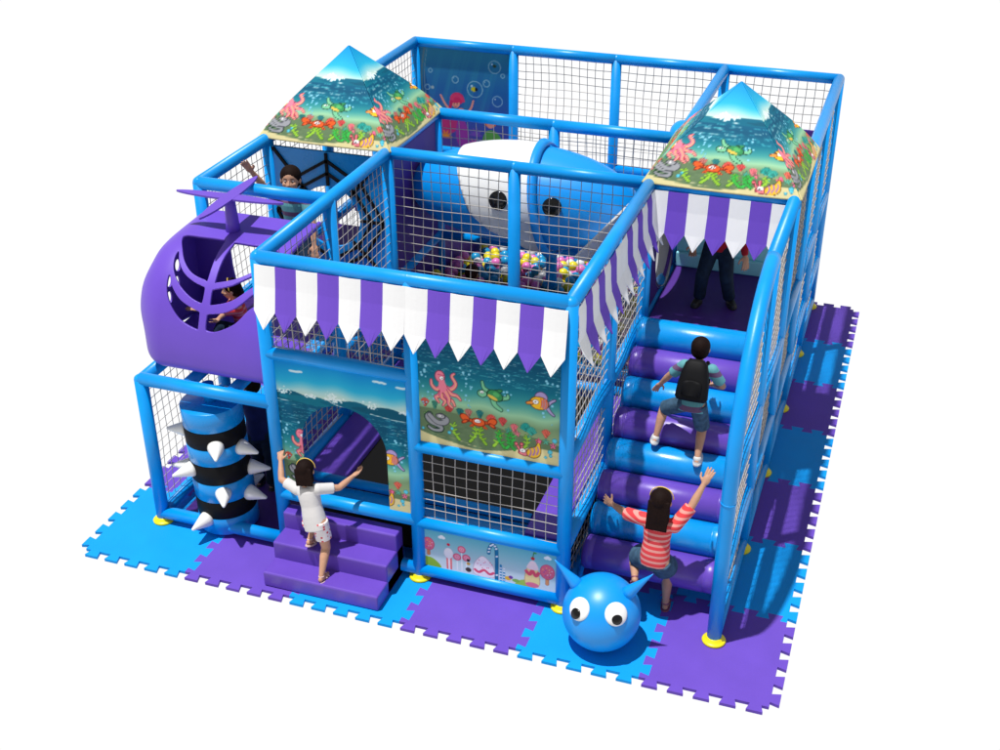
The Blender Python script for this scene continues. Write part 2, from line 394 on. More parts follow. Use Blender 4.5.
    s.ell((tx + .02, ty), (.062, .042), g2, out=go, rot=-.3); s.ell((tx + .0, ty - .02), (.045, .014), (225, 190, 80), rot=-.4); s.ell((tx + .03, ty + .01), (.028, .018), (84, 175, 100), rot=-.3)
    s.ell((tx - .085, ty), (.036, .028), g1, out=go); s.ell((tx - .088, ty + .012), (.016, .011), (250, 250, 250), out=go, ow=.002); s.ell((tx - .085, ty + .01), .004, (20, 20, 20))
    # fish
    s.o = np.array((.85, .40 * A)); s.k = .84
    fx, fy = .85, .40 * A
    s.stroke([(fx + .06, fy - .02), (fx + .09, fy + .02), (fx + .125, fy + .045)], .012, .007, (175, 160, 205), out=(60, 50, 90)); s.stroke([(fx + .06, fy - .02), (fx + .09, fy - .06), (fx + .12, fy - .085)], .013, .006, (175, 160, 205), out=(60, 50, 90))
    s.ell((fx + .015, fy + .045), (.05, .05), (170, 150, 200), out=(70, 50, 90)); s.ell((fx, fy), (.072, .052), (245, 190, 40), out=(90, 50, 30)); s.ell((fx + .042, fy - .002), (.028, .045), (180, 130, 160), op=.9)
    for k in range(3): s.stroke([(fx + .012 + k * .02, fy + .04), (fx + .02 + k * .02, fy), (fx + .01 + k * .02, fy - .04)], .005, .003, (225, 105, 50))
    s.stroke([(fx - .06, fy - .004), (fx - .095, fy - .012)], .013, .009, (240, 150, 60), out=(90, 50, 30)); s.ell((fx - .028, fy + .008), (.022, .018), (250, 250, 250), out=(90, 50, 30), ow=.003); s.ell((fx - .03, fy + .007), .006, (20, 20, 20))
    # crab
    s.o = np.array((.43, .205 * A)); s.k = .84
    cx, cy = .43, .205 * A; co = (228, 92, 38); cd = (120, 35, 15)
    for q in (-1, 1):
        s.stroke([(cx + q * .04, cy), (cx + q * .09, cy + .01)], .010, .010, co, out=cd); s.ell((cx + q * .115, cy + .02), (.038, .026), co, out=cd, rot=q * .5); s.ell((cx + q * .115, cy - .012), (.022, .01), co, out=cd, rot=-q * .5)
        for k in (0, 1): s.stroke([(cx + q * .03, cy - .015), (cx + q * (.05 + .02 * k), cy - .045)], .006, .004, co, out=cd, ow=.003)
    s.ell((cx, cy), (.052, .032), co, out=cd); s.ell((cx - .008, cy + .008), (.026, .014), (250, 250, 250), out=cd, ow=.003); s.ell((cx - .012, cy + .008), .004, (20, 20, 20)); s.ell((cx + .006, cy + .008), .004, (20, 20, 20))
    # eel
    s.o = np.array((.13, .15 * A)); s.k = .84
    ex, ey = .13, .16 * A; P = [(ex - .06, ey - .07), (ex - .02, ey - .03), (ex + .03, ey - .045), (ex + .02, ey - .075), (ex - .02, ey - .02), (ex - .075, ey + .03), (ex - .05, ey + .06)]
    P = [(ex - .07, ey - .055), (ex - .03, ey - .075), (ex + .03, ey - .07), (ex + .035, ey - .04), (ex - .05, ey - .01), (ex - .08, ey + .03), (ex - .06, ey + .055)]
    s.stroke(P, .012, .024, (60, 120, 75), out=(20, 50, 35)); s.stroke(P, .008, .019, (150, 152, 158), out=(60, 62, 70), ow=.003)
    s.stroke([(ex - .06, ey + .05), (ex, ey + .0), (ex + .06, ey + .0), (ex + .085, ey + .03), (ex + .04, ey + .055)], .016, .024, (150, 152, 158), out=(60, 62, 70)); s.ell((ex + .035, ey + .055), (.034, .018), (165, 167, 172), out=(60, 62, 70)); s.ell((ex + .03, ey + .06), (.014, .009), (250, 250, 250), out=O, ow=.002); s.ell((ex + .03, ey + .06), .004, (20, 20, 20))
    # snail shell
    s.o = np.array((.80, .065 * A)); s.k = .84
    sx, sy = .80, .065 * A
    s.ell((sx - .055, sy - .012), (.045, .022), (240, 130, 140), out=(120, 30, 50)); s.stroke([(sx - .09, sy), (sx - .12, sy + .05)], .006, .005, (240, 130, 140), out=(120, 30, 50)); s.ell((sx - .125, sy + .055), .011, (240, 120, 130), out=(120, 30, 50)); s.stroke([(sx - .075, sy), (sx - .08, sy + .055)], .006, .005, (240, 130, 140), out=(120, 30, 50)); s.ell((sx - .08, sy + .06), .011, (240, 120, 130), out=(120, 30, 50))
    P = [(sx - .02, sy - .035), (sx - .035, sy + .0), (sx - .01, sy + .035), (sx + .035, sy + .055), (sx + .06, sy + .10), (sx + .075, sy + .05), (sx + .07, sy - .01), (sx + .03, sy - .04)]
    s.poly(P, (242, 190, 50), out=(90, 50, 40))
    for k in range(3): s.stroke([(sx - .012 + .03 * k, sy - .03 + .012 * k), (sx + .0 + .03 * k, sy + .005 + .012 * k), (sx - .01 + .03 * k, sy + .03 + .015 * k)], .008, .005, (170, 120, 170))
    s.ell((sx - .07, sy + .005), (.024, .017), (250, 250, 250), out=(90, 40, 50), ow=.003); s.ell((sx - .075, sy + .004), .005, (20, 20, 20))
    s.ell((sx + .066, sy + .11), .014, (235, 110, 150), out=(130, 30, 60), ow=.003)
    return s

def candy_art(asp):
    s = Canvas(1, asp); v = s.y / asp; s.c = ramp(v, [(0, (225, 235, 235)), (.35, (190, 220, 222)), (1, (90, 178, 195))])
    a = asp
    def cloud(cx, cy): [s.ell((cx + k * .012 - .012, cy + (.008 if k == 1 else 0)), (.016, .013), (240, 244, 246)) for k in range(3)]
    cloud(.14, .83 * a); cloud(.93, .86 * a); cloud(.55, .12 * a)
    s.poly([(-.02, -.05), (-.02, .2 * a), (.06, .24 * a), (.13, .05 * a), (.1, -.05)], (150, 190, 60)); s.poly([(.68, -.05), (.72, .12 * a), (.8, .16 * a), (.86, -.05)], (170, 205, 90))
    def donut(cx, cy, q, trunk):
        s.stroke([(cx, cy - q * 2), (cx, cy)], .012, .010, trunk, out=(150, 80, 50), ow=.002); s.ell((cx, cy), (q, q * 1.2), (238, 110, 135), out=(180, 60, 90), ow=.003)
        for k in range(11): s.ell((cx + q * .75 * math.cos(k * 2.4) * (.4 + .06 * k), cy + q * .9 * math.sin(k * 2.4) * (.4 + .06 * k)), .004, [(250, 230, 120), (120, 90, 180), (250, 250, 250)][k % 3])
    donut(.035, .6 * a, .045, (225, 140, 90)); donut(.93, .5 * a, .052, (225, 150, 100))
    for k in range(3): s.stroke([(.18 + k * .014, .04 * a), (.178 + k * .015, .34 * a)], .007, .007, (238, 120, 120) if k % 2 == 0 else (250, 240, 240))
    s.ell((.19, .45 * a), (.034, .045), (245, 245, 245), out=(215, 200, 210), ow=.002); s.ell((.19, .68 * a), .012, (220, 40, 60))
    for cx, cy in ((.29, .62), (.255, .4), (.325, .42)):
        s.stroke([(cx, .05 * a), (cx, cy * a)], .003, .003, (250, 250, 250)); s.ell((cx, cy * a), .028, (240, 120, 145), out=(190, 60, 90), ow=.003); s.ring((cx, cy * a), .015, .004, (252, 210, 220)); s.ell((cx, cy * a), .005, (252, 210, 220))
    s.ell((.34, .12 * a), (.022, .02), (70, 60, 60)); s.ell((.34, .28 * a), (.014, .012), (200, 150, 60)); s.ell((.34, .37 * a), (.012, .012), (40, 40, 50))
    s.poly([(.39, .05 * a), (.385, .3 * a), (.41, .45 * a), (.45, .56 * a), (.50, .45 * a), (.53, .3 * a), (.53, .05 * a)], (248, 243, 245), out=(190, 150, 170), ow=.003)
    s.stroke([(.39, .17 * a), (.42, .12 * a), (.46, .2 * a), (.5, .12 * a), (.53, .17 * a)], .010, .010, (232, 90, 120))
    for k in range(10): s.ell((.41 + .012 * k, (.34 + .1 * math.sin(k * 1.7)) * a), .004, (225, 80, 120))
    P = [(.555, .0), (.555, .7 * a), (.545, .88 * a), (.52, .92 * a), (.50, .8 * a), (.495, .68 * a)]; s.stroke(P, .012, .011, (30, 120, 165), out=(15, 70, 110), ow=.002)
    Q = catmull(P, 8)
    for k in range(2, len(Q), 5): s.ell((Q[k][0], Q[k][1]), (.011, .007), (240, 246, 250), rot=.5)
    for k in range(2):
        x0 = .585 + k * .025; s.stroke([(x0, 0), (x0, (.42 - .15 * k) * a)], .009, .009, (50, 140, 185))
        for q in range(5): s.ell((x0, (.05 + q * .075) * a), (.009, .006), (240, 246, 250))
    s.ell((.64, .12 * a), (.024, .018), (240, 190, 60)); s.ell((.66, .16 * a), (.016, .014), (120, 70, 160)); s.ell((.7, .1 * a), (.03, .015), (140, 190, 90))
    s.poly([(.775, .08 * a), (.77, .35 * a), (.80, .62 * a), (.84, .62 * a), (.87, .35 * a), (.865, .08 * a)], (247, 222, 150), out=(200, 130, 80), ow=.003)
    s.stroke([(.775, .42 * a), (.80, .35 * a), (.82, .45 * a), (.845, .34 * a), (.865, .42 * a)], .013, .013, (240, 90, 110)); s.poly([(.78, .5 * a), (.8, .68 * a), (.82, .72 * a), (.845, .68 * a), (.862, .5 * a)], (250, 225, 225)); s.ell((.822, .78 * a), .014, (210, 20, 40)); s.stroke([(.822, .8 * a), (.83, .95 * a)], .003, .003, (60, 110, 40)); s.ell((.84, .93 * a), (.01, .006), (60, 150, 50))
    s.ell((.82, .08 * a), (.05, .022), (238, 120, 150))
    return s

def grotto_art(asp):
    s = Canvas(1, asp); a = asp; v = s.y / a; r = np.random.default_rng(5)
    s.c = ramp(v, [(0, (85, 65, 140)), (.25, (60, 85, 160)), (.6, (35, 100, 160)), (1, (45, 130, 160))])
    for k in range(16):
        x0 = .05 + .95 * r.random(); w = .012 + .03 * r.random()
        s.poly([(x0, a + .05), (x0 + w, a + .05), (x0 - .22 + w * 1.5, .3 * a), (x0 - .25, .3 * a)], (50, 140, 165), sm=False, op=.22)
    s.stroke([(.06, 1.0 * a), (.02, .75 * a), (.03, .5 * a), (.07, .42 * a)], .012, .010, (90, 130, 140)); s.stroke([(.09, 1.0 * a), (.05, .75 * a), (.06, .5 * a)], .003, .003, (120, 160, 170))
    for cx, cy, q in ((.62, .62, .085), (.84, .86, .065), (.12, .77, .02), (.40, .70, .035), (.75, .69, .035), (.87, .52, .055), (.08, .6, .028), (.93, .78, .02), (.68, .35, .02)):
        s.ring((cx, cy * a), q, .010, (150, 195, 205), op=.8); s.ell((cx - q * .4, cy * a + q * .4), q * .15, (220, 240, 240), op=.8)
    s.ell((.61, .62 * a), (.035, .024), (200, 190, 40)); s.ell((.635, .62 * a), (.016, .02), (20, 30, 40)); s.ell((.84, .87 * a), (.02, .015), (50, 70, 40)); s.ell((.14, .6 * a), .018, (150, 175, 180))
    # two generic mermaids in a reef
    sk = (226, 150, 130)
    s.poly([(.02, .36 * a), (.12, .42 * a), (.2, .30 * a), (.42, .30 * a), (.38, .16 * a), (.2, .14 * a), (.06, .2 * a)], (190, 50, 110), op=.95)
    s.stroke([(.42, .34 * a), (.30, .42 * a), (.23, .53 * a)], .014, .010, sk); s.stroke([(.50, .34 * a), (.57, .42 * a), (.60, .50 * a)], .014, .010, sk)
    s.ell((.42, .51 * a), (.075, .065), (205, 45, 95)); s.ell((.40, .455 * a), (.045, .045), sk); s.ell((.46, .36 * a), (.05, .06), sk); s.ell((.39, .48 * a), (.05, .02), (205, 45, 95)); s.stroke([(.44, .335 * a), (.49, .33 * a)], .016, .016, (170, 30, 70))
    for q in (-.018, .018): s.ell((.40 + q, .455 * a), .006, (30, 40, 60))
    s.stroke([(.385, .43 * a), (.40, .425 * a), (.415, .43 * a)], .004, .003, (150, 40, 60))
    s.stroke([(.36, .50 * a), (.37, .53 * a), (.44, .54 * a), (.49, .49 * a)], .022, .016, (215, 60, 105)); s.stroke([(.35, .47 * a), (.33, .40 * a), (.28, .36 * a)], .020, .008, (190, 40, 95))
    for k in range(9): s.stroke([(.44 + .012 * (k % 3), (.24 - .025 * k) * a), (.50 + .01 * (k % 3), (.235 - .025 * k) * a)], .003, .003, (190, 110, 190), op=.7)
    s.poly([(.42, .28 * a), (.5, .28 * a), (.55, .12 * a), (.48, -.02), (.4, .1 * a)], (150, 60, 150))
    s.ell((.79, .30 * a), (.07, .06), (215, 105, 45)); s.ell((.79, .275 * a), (.042, .04), sk); s.poly([(.74, .2 * a), (.86, .2 * a), (.95, .05 * a), (.8, -.02), (.7, .06 * a)], (90, 160, 70))
    for cx, cy, col in ((.15, .08, (225, 150, 60)), (.28, .1, (230, 140, 50)), (.62, .15, (120, 80, 170)), (.95, .3, (140, 120, 190)), (.6, .04, (200, 90, 150)), (.05, .05, (90, 70, 160))):
        for k in range(6):
            t = math.pi * k / 5; s.stroke([(cx, cy * a), (cx + .07 * math.cos(t), cy * a + .07 * math.sin(t))], .014, .008, col, op=.85)
    return s
# ------------------------------------------------------------------ floor: interlocking foam tiles
TP = .95; TX0, TY0 = -.40, -.565
def tile_outline(l, r_, b, t):
    """one tile with dovetail teeth; sides flagged +1 protrude first or -1 recess first"""
    n = 5; step = TP / n; d = .034; fl = .018
    def side(p, q, nrm, sgn):
        p = Vector(p); q = Vector(q); e = (q - p).normalized(); nv = Vector(nrm); out = [p]
        for k in range(n):
            a = k * step + step * .28; b_ = k * step + step * .72
            out += [p + e * (a + (fl * .0)), p + e * (a - fl) + nv * d * sgn * 2, p + e * (b_ + fl) + nv * d * sgn * 2, p + e * b_]
        return out
    o = []
    o += side((0, 0), (TP, 0), (0, -1), b); o += side((TP, 0), (TP, TP), (1, 0), r_)
    o += side((TP, TP), (0, TP), (0, 1), t); o += side((0, TP), (0, 0), (-1, 0), l)
    return o
def tile_mesh(flags):
    P = tile_outline(*flags); bm = bmesh.new(); th = .026
    vs = [bm.verts.new((p.x, p.y, th)) for p in P]; f = bm.faces.new(vs)
    r = bmesh.ops.extrude_face_region(bm, geom=[f]); vv = [g for g in r['geom'] if isinstance(g, bmesh.types.BMVert)]
    for v in vv: v.co.z = 0
    bmesh.ops.triangulate(bm, faces=[g for g in bm.faces if len(g.verts) > 4]); bmesh.ops.recalc_face_normals(bm, faces=bm.faces)
    me = bpy.data.meshes.new('foam_floor_tile'); bm.to_mesh(me); bm.free(); return me
# facing sides must be complementary: right/top protrude, left/bottom recess; the outer border teeth protrude
NX, NY = 6, 7; cache = {}
colname = lambda i, j: 'blue' if (i + j) % 2 == 0 else 'purple'
for j in range(NY):
    for i in range(NX):
        c = colname(i, j)
        fl = (1 if i == 0 else -1, 1, 1 if j == 0 else -1, 1); key = (fl, c)
        if key not in cache:
            me = tile_mesh(fl); me.materials.append(M['bluemat'] if c == 'blue' else M['purpmat']); cache[key] = me
        o = bpy.data.objects.new('foam_floor_tile', cache[key]); o.location = (TX0 + i * TP, TY0 + j * TP, 0); COL.objects.link(o)
        if (i, j) == (0, 0): lb = 'blue foam tile at the left corner of the floor, under the low blue frame post'
        elif (i, j) == (1, 0): lb = 'purple foam tile on the front edge carrying the shadow of the spiked roller'
        elif (i, j) == (2, 0): lb = 'blue foam tile almost wholly covered by the purple steps'
        elif (i, j) == (3, 0): lb = 'purple foam tile on the front edge below the candy picture panel'
        elif (i, j) == (4, 0): lb = 'blue foam tile under the big-eyed blue ball'
        elif (i, j) == (5, 0): lb = 'purple foam tile at the nearest corner under the yellow post cup of the roller climb'
        elif i == 5 and j == NY - 1: lb = 'purple or blue foam tile at the far right corner of the floor' if False else c + ' foam tile at the far right corner of the floor'
        elif i == 5: lb = c + ' foam tile on the right edge of the floor, ' + ['', 'second', 'third', 'fourth', 'fifth', 'sixth'][j] + ' from the near corner'
        else: lb = None
        inner = lb is None
        if inner: lb = c + ' foam tile lying inside the play frame, away from the front and right edges'
        tag(o, lb, 'floor tile', (c + ' tiles inside the frame') if inner else 'interlocking foam floor tiles')

# ------------------------------------------------------------------ play frame
F = empty('play_frame', (2.4, 3.0, 0), 'large blue padded tube play frame with netting and printed panels, filling the picture', 'playground')
X = lambda i: i * U
def post(i, j, h=HT):
    x, y = X(i), X(j); p = MB().tube((x, y, .03), (x, y, h), TR, n=24).ball((x, y, h), (TR, TR, TR * (1 if h > 2 else .7)), 20, 10).build('post', M['tube'], F)
    c = MB(); c.lathe((x, y, .026), (0, 0, 1), [(0, .062), (0, .088), (.012, .092), (.022, .082), (.026, .066), (.05, .062), (.052, .057)], 28)
    sub('base_cup', c, M['yellow'], p, F)
full = [(1, 0), (2, 0), (3, 0), (0, 1), (1, 1), (3, 1), (4, 1), (0, 2), (1, 2), (2, 2), (3, 2), (4, 2), (0, 3), (1, 3), (2, 3), (3, 3), (4, 3), (0, 4), (4, 4), (0, 5), (1, 5), (2, 5), (3, 5), (4, 5)]
for i, j in full: post(i, j)
post(0, 0, 1.44)
def arc_post():
    x, z0, r = X(4), 1.49, 1.2; mb = MB(); pts = [(0, .03), (0, .8), (0, z0)] + [(r - r * math.cos(t), z0 + r * math.sin(t)) for t in [math.pi / 2 * k / 24 for k in range(1, 25)]]
    rings = []
    for i, (y, z) in enumerate(pts):
        p = Vector((0, *pts[max(i - 1, 0)])); q = Vector((0, *pts[min(i + 1, len(pts) - 1)])); d = (q - p).normalized(); u = Vector((1, 0, 0)); w = d.cross(u)
        rings.append([Vector((x, y, z)) + (u * math.cos(t) + w * math.sin(t)) * TR for t in [2 * math.pi * k / 24 for k in range(24)]])
    o = mb.rings(rings).build('post', M['tube'], F); tag(o, 'post at the roller climb that bends over into the top beam')
    c = MB(); c.lathe((x, 0, .026), (0, 0, 1), [(0, .062), (0, .088), (.012, .092), (.022, .082), (.026, .066), (.05, .062), (.052, .057)], 28)
    sub('base_cup', c, M['yellow'], o, F)
    MB().lathe((x, 0, 1.30), (0, 0, 1), [(0, TR + .0005), (.001, TR + .003), (.012, TR + .003), (.013, TR + .0005)], 24).build('tube_joint', M['tube'], F)
arc_post()
def beam(a, b, r=TR): return MB().tube(a, b, r, n=24).build('beam', M['tube'], F)
def bx(i0, i1, j, z, dy=0): beam((X(i0), X(j) + dy, z), (X(i1), X(j) + dy, z), TR * .985)
def by(i, j0, j1, z, dx=0): beam((X(i) + dx, X(j0), z + .0006), (X(i) + dx, X(j1), z + .0006), TR * .985)
def runx(i0, i1, j, z):
    for k in range(i0, i1): bx(k, k + 1, j, z)
def runy(i, j0, j1, z):
    for k in range(j0, j1): by(i, k, k + 1, z)
bx(1, 3, 0, HT); bx(0, 1, 1, HT); runx(1, 4, 2, HT); bx(0, 1, 3, HT); runx(1, 4, 3, HT); runx(0, 4, 5, HT)
by(0, 1, 5, HT); by(1, 0, 3, HT); by(3, 0, 2, HT); by(3, 2, 5, HT); by(4, 1, 5, HT)
bx(0, 1, 0, 1.44); bx(0, 1, 1, LM); bx(1, 3, 3, LM); runx(0, 4, 5, LM); bx(3, 4, 3, LM)
runy(0, 0, 5, LM); runy(1, 1, 3, LM); runy(3, 0, 5, LM); runy(4, 0, 5, LM)
for xx in (.40, .80): beam((xx, .05, 1.43), (xx, 1.15, 1.43), TR * .9)
bx(1, 2, 0, 1.90); bx(1, 2, 0, .595); bx(2, 3, 0, 1.30); bx(2, 3, 0, .585)
for k in (0, 1, 2, 3): bx(k, k + 1, 0, .115) if k < 3 else None
runy(1, 0, 2, .62); runy(3, 0, 2, .62); runx(1, 3, 2, .62); runy(4, 0, 5, .64); runx(1, 4, 5, .64); runx(1, 3, 3, .62)
runy(0, 0, 5, .115); runy(3, 0, 2, .115); runy(4, 0, 5, .115); runx(0, 4, 5, .115)
MB().ball((3.53, 4.02, 2.62), (.10, .2, .09)).build('padded_joint', M['tube'], F)

# nets
def net(p0, du, dv, parent=None, pitch=.09, arc=False):
    p0, du, dv = Vector(p0), Vector(du), Vector(dv); Lu, Lv = du.length, dv.length; eu, ev = du.normalized(), dv.normalized(); en = eu.cross(ev)
    mb = MB(); r = .0037; ph = random.random() * 6
    def off(a, b): return eu * (.006 * math.sin(b * 7 + a * 3 + ph)) + ev * (.007 * math.sin(a * 6 + b * 4 + ph)) + en * (.008 * math.sin(a * 5 + b * 4 + ph))
    def strand(fn, n, e1, e2):
        rings = []
        for k in range(n + 1):
            c = fn(k / n); rings.append([c + e1 * r, c + e2 * r, c - e1 * r, c - e2 * r])
        mb.rings(rings, False)
    nu = max(2, round(Lu / pitch)); nv = max(2, round(Lv / pitch))
    for i in range(1, nu):
        a = Lu * i / nu; Lq = Lv if not arc else min(Lv, math.sqrt(max(0, 1.2 ** 2 - (1.15 - a) ** 2)))
        strand(lambda t: p0 + eu * a + ev * (t * Lq) + off(a, t * Lq), max(8, nv), eu, en)
    for j in range(0, nv + 1):
        b = Lv * j / nv; s0 = 0 if not arc else min(.98 * Lu, max(0, 1.15 - math.sqrt(max(0, 1.2 ** 2 - b ** 2))))
        strand(lambda t: p0 + ev * b + eu * (s0 + t * (Lu - s0)) + off(s0 + t * (Lu - s0), b) + en * .002, max(8, nu), ev, en)
    return mb.build('net', M['net'], parent or F)
def netx(i0, i1, j, z0, z1, dy=0): net((X(i0) + .05, X(j) + dy, z0), (X(i1) - X(i0) - .1, 0, 0), (0, 0, z1 - z0))
def nety(i, j0, j1, z0, z1, dx=0): net((X(i) + dx, X(j0) + .05, z0), (0, X(j1) - X(j0) - .1, 0), (0, 0, z1 - z0))
netx(1, 2, 0, 1.95, 2.64); netx(2, 3, 0, .635, 1.25)
for j in (0, 1):
    nety(3, j, j + 1, .67, 1.37); nety(3, j, j + 1, 1.47, 2.64); nety(3, j, j + 1, .16, .57); nety(1, j, j + 1, .67, 1.9 if j == 0 else 1.37)
    nety(1, j, j + 1, 1.47, 2.64)
netx(1, 2, 2, .67, 2.64); netx(2, 3, 2, .67, 2.64); netx(1, 2, 3, 1.47, 2.64); netx(2, 3, 3, 1.47, 2.64)
nety(0, 0, 1, .16, 1.38)
for j in range(1, 5): nety(0, j, j + 1, 1.47, 2.64); nety(0, j, j + 1, .16, 1.37)
for i in (1, 2, 3): netx(i, i + 1, 5, 1.47, 2.64); netx(i, i + 1, 5, .69, 1.37)
net((4.8, .05, 1.49), (0, 1.1, 0), (0, 0, 1.15), arc=True)
for j in range(1, 5): nety(4, j, j + 1, 1.47, 2.64)
for j in range(0, 5): nety(4, j, j + 1, .16, 1.37)
netx(0, 1, 5, .16, 1.37)

# decks, walls
def slab(name, a, b, m, parent=F, bv=.012): return bevel(MB().box(a, b).build(name, m, parent), bv)
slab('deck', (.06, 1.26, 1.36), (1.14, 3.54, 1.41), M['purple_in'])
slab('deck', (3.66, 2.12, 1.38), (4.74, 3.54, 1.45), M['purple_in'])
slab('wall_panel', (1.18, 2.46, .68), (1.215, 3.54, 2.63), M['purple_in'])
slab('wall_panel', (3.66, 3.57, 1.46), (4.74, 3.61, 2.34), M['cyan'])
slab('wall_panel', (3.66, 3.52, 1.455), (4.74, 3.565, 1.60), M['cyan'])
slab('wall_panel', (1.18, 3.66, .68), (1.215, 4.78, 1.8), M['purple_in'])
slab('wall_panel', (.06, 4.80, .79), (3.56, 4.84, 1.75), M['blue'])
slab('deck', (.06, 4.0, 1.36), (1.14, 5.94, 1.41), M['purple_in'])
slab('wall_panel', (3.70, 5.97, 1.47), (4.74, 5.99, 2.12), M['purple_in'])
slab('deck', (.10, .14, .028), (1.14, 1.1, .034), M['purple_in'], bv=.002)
# purple wall with the round hole into the tube slide
def hole_panel():
    def Pf(u, v): return np.stack([np.full_like(u, 3.615), 2.46 + 1.08 * u, 1.46 + 1.17 * v], 1)
    def Ff(u, v): return np.hypot((2.46 + 1.08 * u - 3.12), (1.46 + 1.17 * v - 1.86)) - .40
    return iso_grid('wall_panel', Pf, Ff, 40, 44, M['purple_in'], F, False)
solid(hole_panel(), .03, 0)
# printed panels
sea = sea_art(1.1)
def panel(x0, x1, z0, z1, y, art, Ff=None, nu=190, nv=200, name='printed_panel', box=(0, 1, 0, 1)):
    Pf = lambda u, v: np.stack([x0 + (x1 - x0) * u, np.full_like(u, y), z0 + (z1 - z0) * v], 1)
    o = iso_grid(name, Pf, Ff or (lambda u, v: np.ones_like(u)), nu, nv, M['print'], F, False, art.sampler(*box)); return solid(o, .012, -1)
def arch(u, v):
    x = 1.245 + 1.11 * u; z = .64 + 1.215 * v; c = 1.80; r = .365; zs = 1.14
    d = np.where(z > zs, np.hypot((x - c), (z - zs) * .95) - r, np.abs(x - c) - r); return d
tag(panel(1.245, 2.355, .64, 1.855, -.012, sea, arch), 'printed sea picture panel with an arched doorway')
tag(panel(2.445, 3.555, 1.345, 2.64, -.012, sea), 'printed seabed picture with octopus, turtle, fish and crab, no doorway')
cd = candy_art(.335)
tag(panel(2.445, 3.555, .165, .535, -.012, cd, nu=240, nv=80), 'low printed candy land picture')
gr = grotto_art(1.06)
tag(panel(.05, 1.15, 1.47, 2.64, 5.985, gr, nu=120, nv=120), 'printed underwater grotto picture with bubbles at the back')

# ------------------------------------------------------------------ awnings
def awning(origin, along, outv, label, name='striped_awning'):
    o0, al, ou = Vector(origin), Vector(along), Vector(outv); r = empty(name, o0, label, 'awning', 'striped awnings along the top beams')
    w = 1.2 / 7
    for k in range(7):
        a = k * w; prof = [(0.0, .050, 1.0), (-.06, .062, 1.0), (-.16, .066, 1.0), (-.26, .072, 1.02), (-.345, .105, 1.02), (-.475, .155, .03)]
        prof = prof if ou.x > .5 else [(0, .057, 1), (-.16, .080, 1), (-.345, .118, 1.02), (-.475, .158, .03)]
        mb = MB(); vs = []; n = len(prof); j = random.uniform(-.006, .006)
        nn = 4
        for z, q, ww in prof:
            for t in range(nn + 1):
                s_ = a + w / 2 + (t / nn - .5) * w * ww * .995
                vs.append(o0 + al * s_ + ou * (q + (j if z < -.2 else 0) + .006 * math.sin(3.14 * t / nn)) + Vector((0, 0, z)))
        fs = [(i * (nn + 1) + t, i * (nn + 1) + t + 1, (i + 1) * (nn + 1) + t + 1, (i + 1) * (nn + 1) + t) for i in range(n - 1) for t in range(nn)]
        mb.add(vs, fs, False); st = mb.build('stripe', M['white_cloth'] if k % 2 == 0 else M['purple_cloth'], r); solid(st, .006, 0)
        tag(st, 'white stripe' if k % 2 == 0 else 'purple stripe')
ZA = 2.66
awning((1.2, 0, ZA), (1, 0, 0), (0, -1, 0), 'purple and white striped awning on the front beam above the arched doorway panel')
awning((2.4, 0, ZA), (1, 0, 0), (0, -1, 0), 'purple and white striped awning on the front beam above the seabed picture panel')
awning((3.6, 0, ZA), (0, 1, 0), (1, 0, 0), 'purple and white striped awning along the side beam, nearest the front corner')
awning((3.6, 1.2, ZA), (0, 1, 0), (1, 0, 0), 'purple and white striped awning along the side beam, meeting the right pyramid roof')
awning((3.6, 2.4, ZA), (1, 0, 0), (0, -1, 0), 'purple and white striped awning under the right pyramid roof above the roller climb')

# ------------------------------------------------------------------ pyramid roofs
def roof_mesh():
    asp = .84; art = sea_art(asp); nv, nu = 84, 150; vs = []; fs = []; cols = []
    hw = .655; zb, za = 2.745, 3.44
    smp = art.sampler()
    for face in range(4):
        ang = face * math.pi / 2; ca, sa = math.cos(ang), math.sin(ang); o = len(vs); U_, V_ = [], []
        for j in range(nv + 1):
            t = j / nv
            for i in range(nu + 1):
                s_ = -1 + 2 * i / nu; bul = 1 + .035 * math.sin(math.pi * t)
                h = hw * (1 - t) * bul; x = s_ * h; y = -h 
                z = zb + (za - zb) * t - .035 * (1 - t) ** 6 - .01 * (1 - s_ * s_) * (1 - t) ** 4
                vs.append((x * ca - y * sa, x * sa + y * ca, z)); U_.append(.5 + x / (2 * hw * 1.0)); V_.append(float(np.interp(t, [0, .42, .62, .70, .8, 1], [0, .47, .745, .82, .90, 1])))
        cols.append(smp(np.clip(np.array(U_), 0, 1), np.array(V_)))
        for j in range(nv):
            for i in range(nu):
                a = o + j * (nu + 1) + i; fs.append((a, a + 1, a + nu + 2, a + nu + 1) if j < nv - 1 or True else (a, a + 1, a + nu + 1))
    me = bpy.data.meshes.new('pyramid_roof'); me.from_pydata(vs, [], fs); me.materials.append(M['print'])
    c = np.concatenate(cols); at = me.color_attributes.new('print', 'FLOAT_COLOR', 'POINT'); rgba = np.ones((len(c), 4)); rgba[:, :3] = lin(c); at.data.foreach_set('color', rgba.ravel().astype(np.float32))
    me.polygons.foreach_set('use_smooth', [True] * len(fs)); me.update(); return me
rm = roof_mesh()
for (x, y), lb in (((.6, 3.0), 'pyramid roof printed with sea creatures over the spider web bay, left of the two'), ((4.2, 3.0), 'pyramid roof printed with sea creatures above the standing child, right of the two')):
    o = bpy.data.objects.new('pyramid_roof', rm); o.location = (x, y, 0); COL.objects.link(o); tag(o, lb, 'roof', 'printed pyramid roofs'); solid(o, .01, 1)

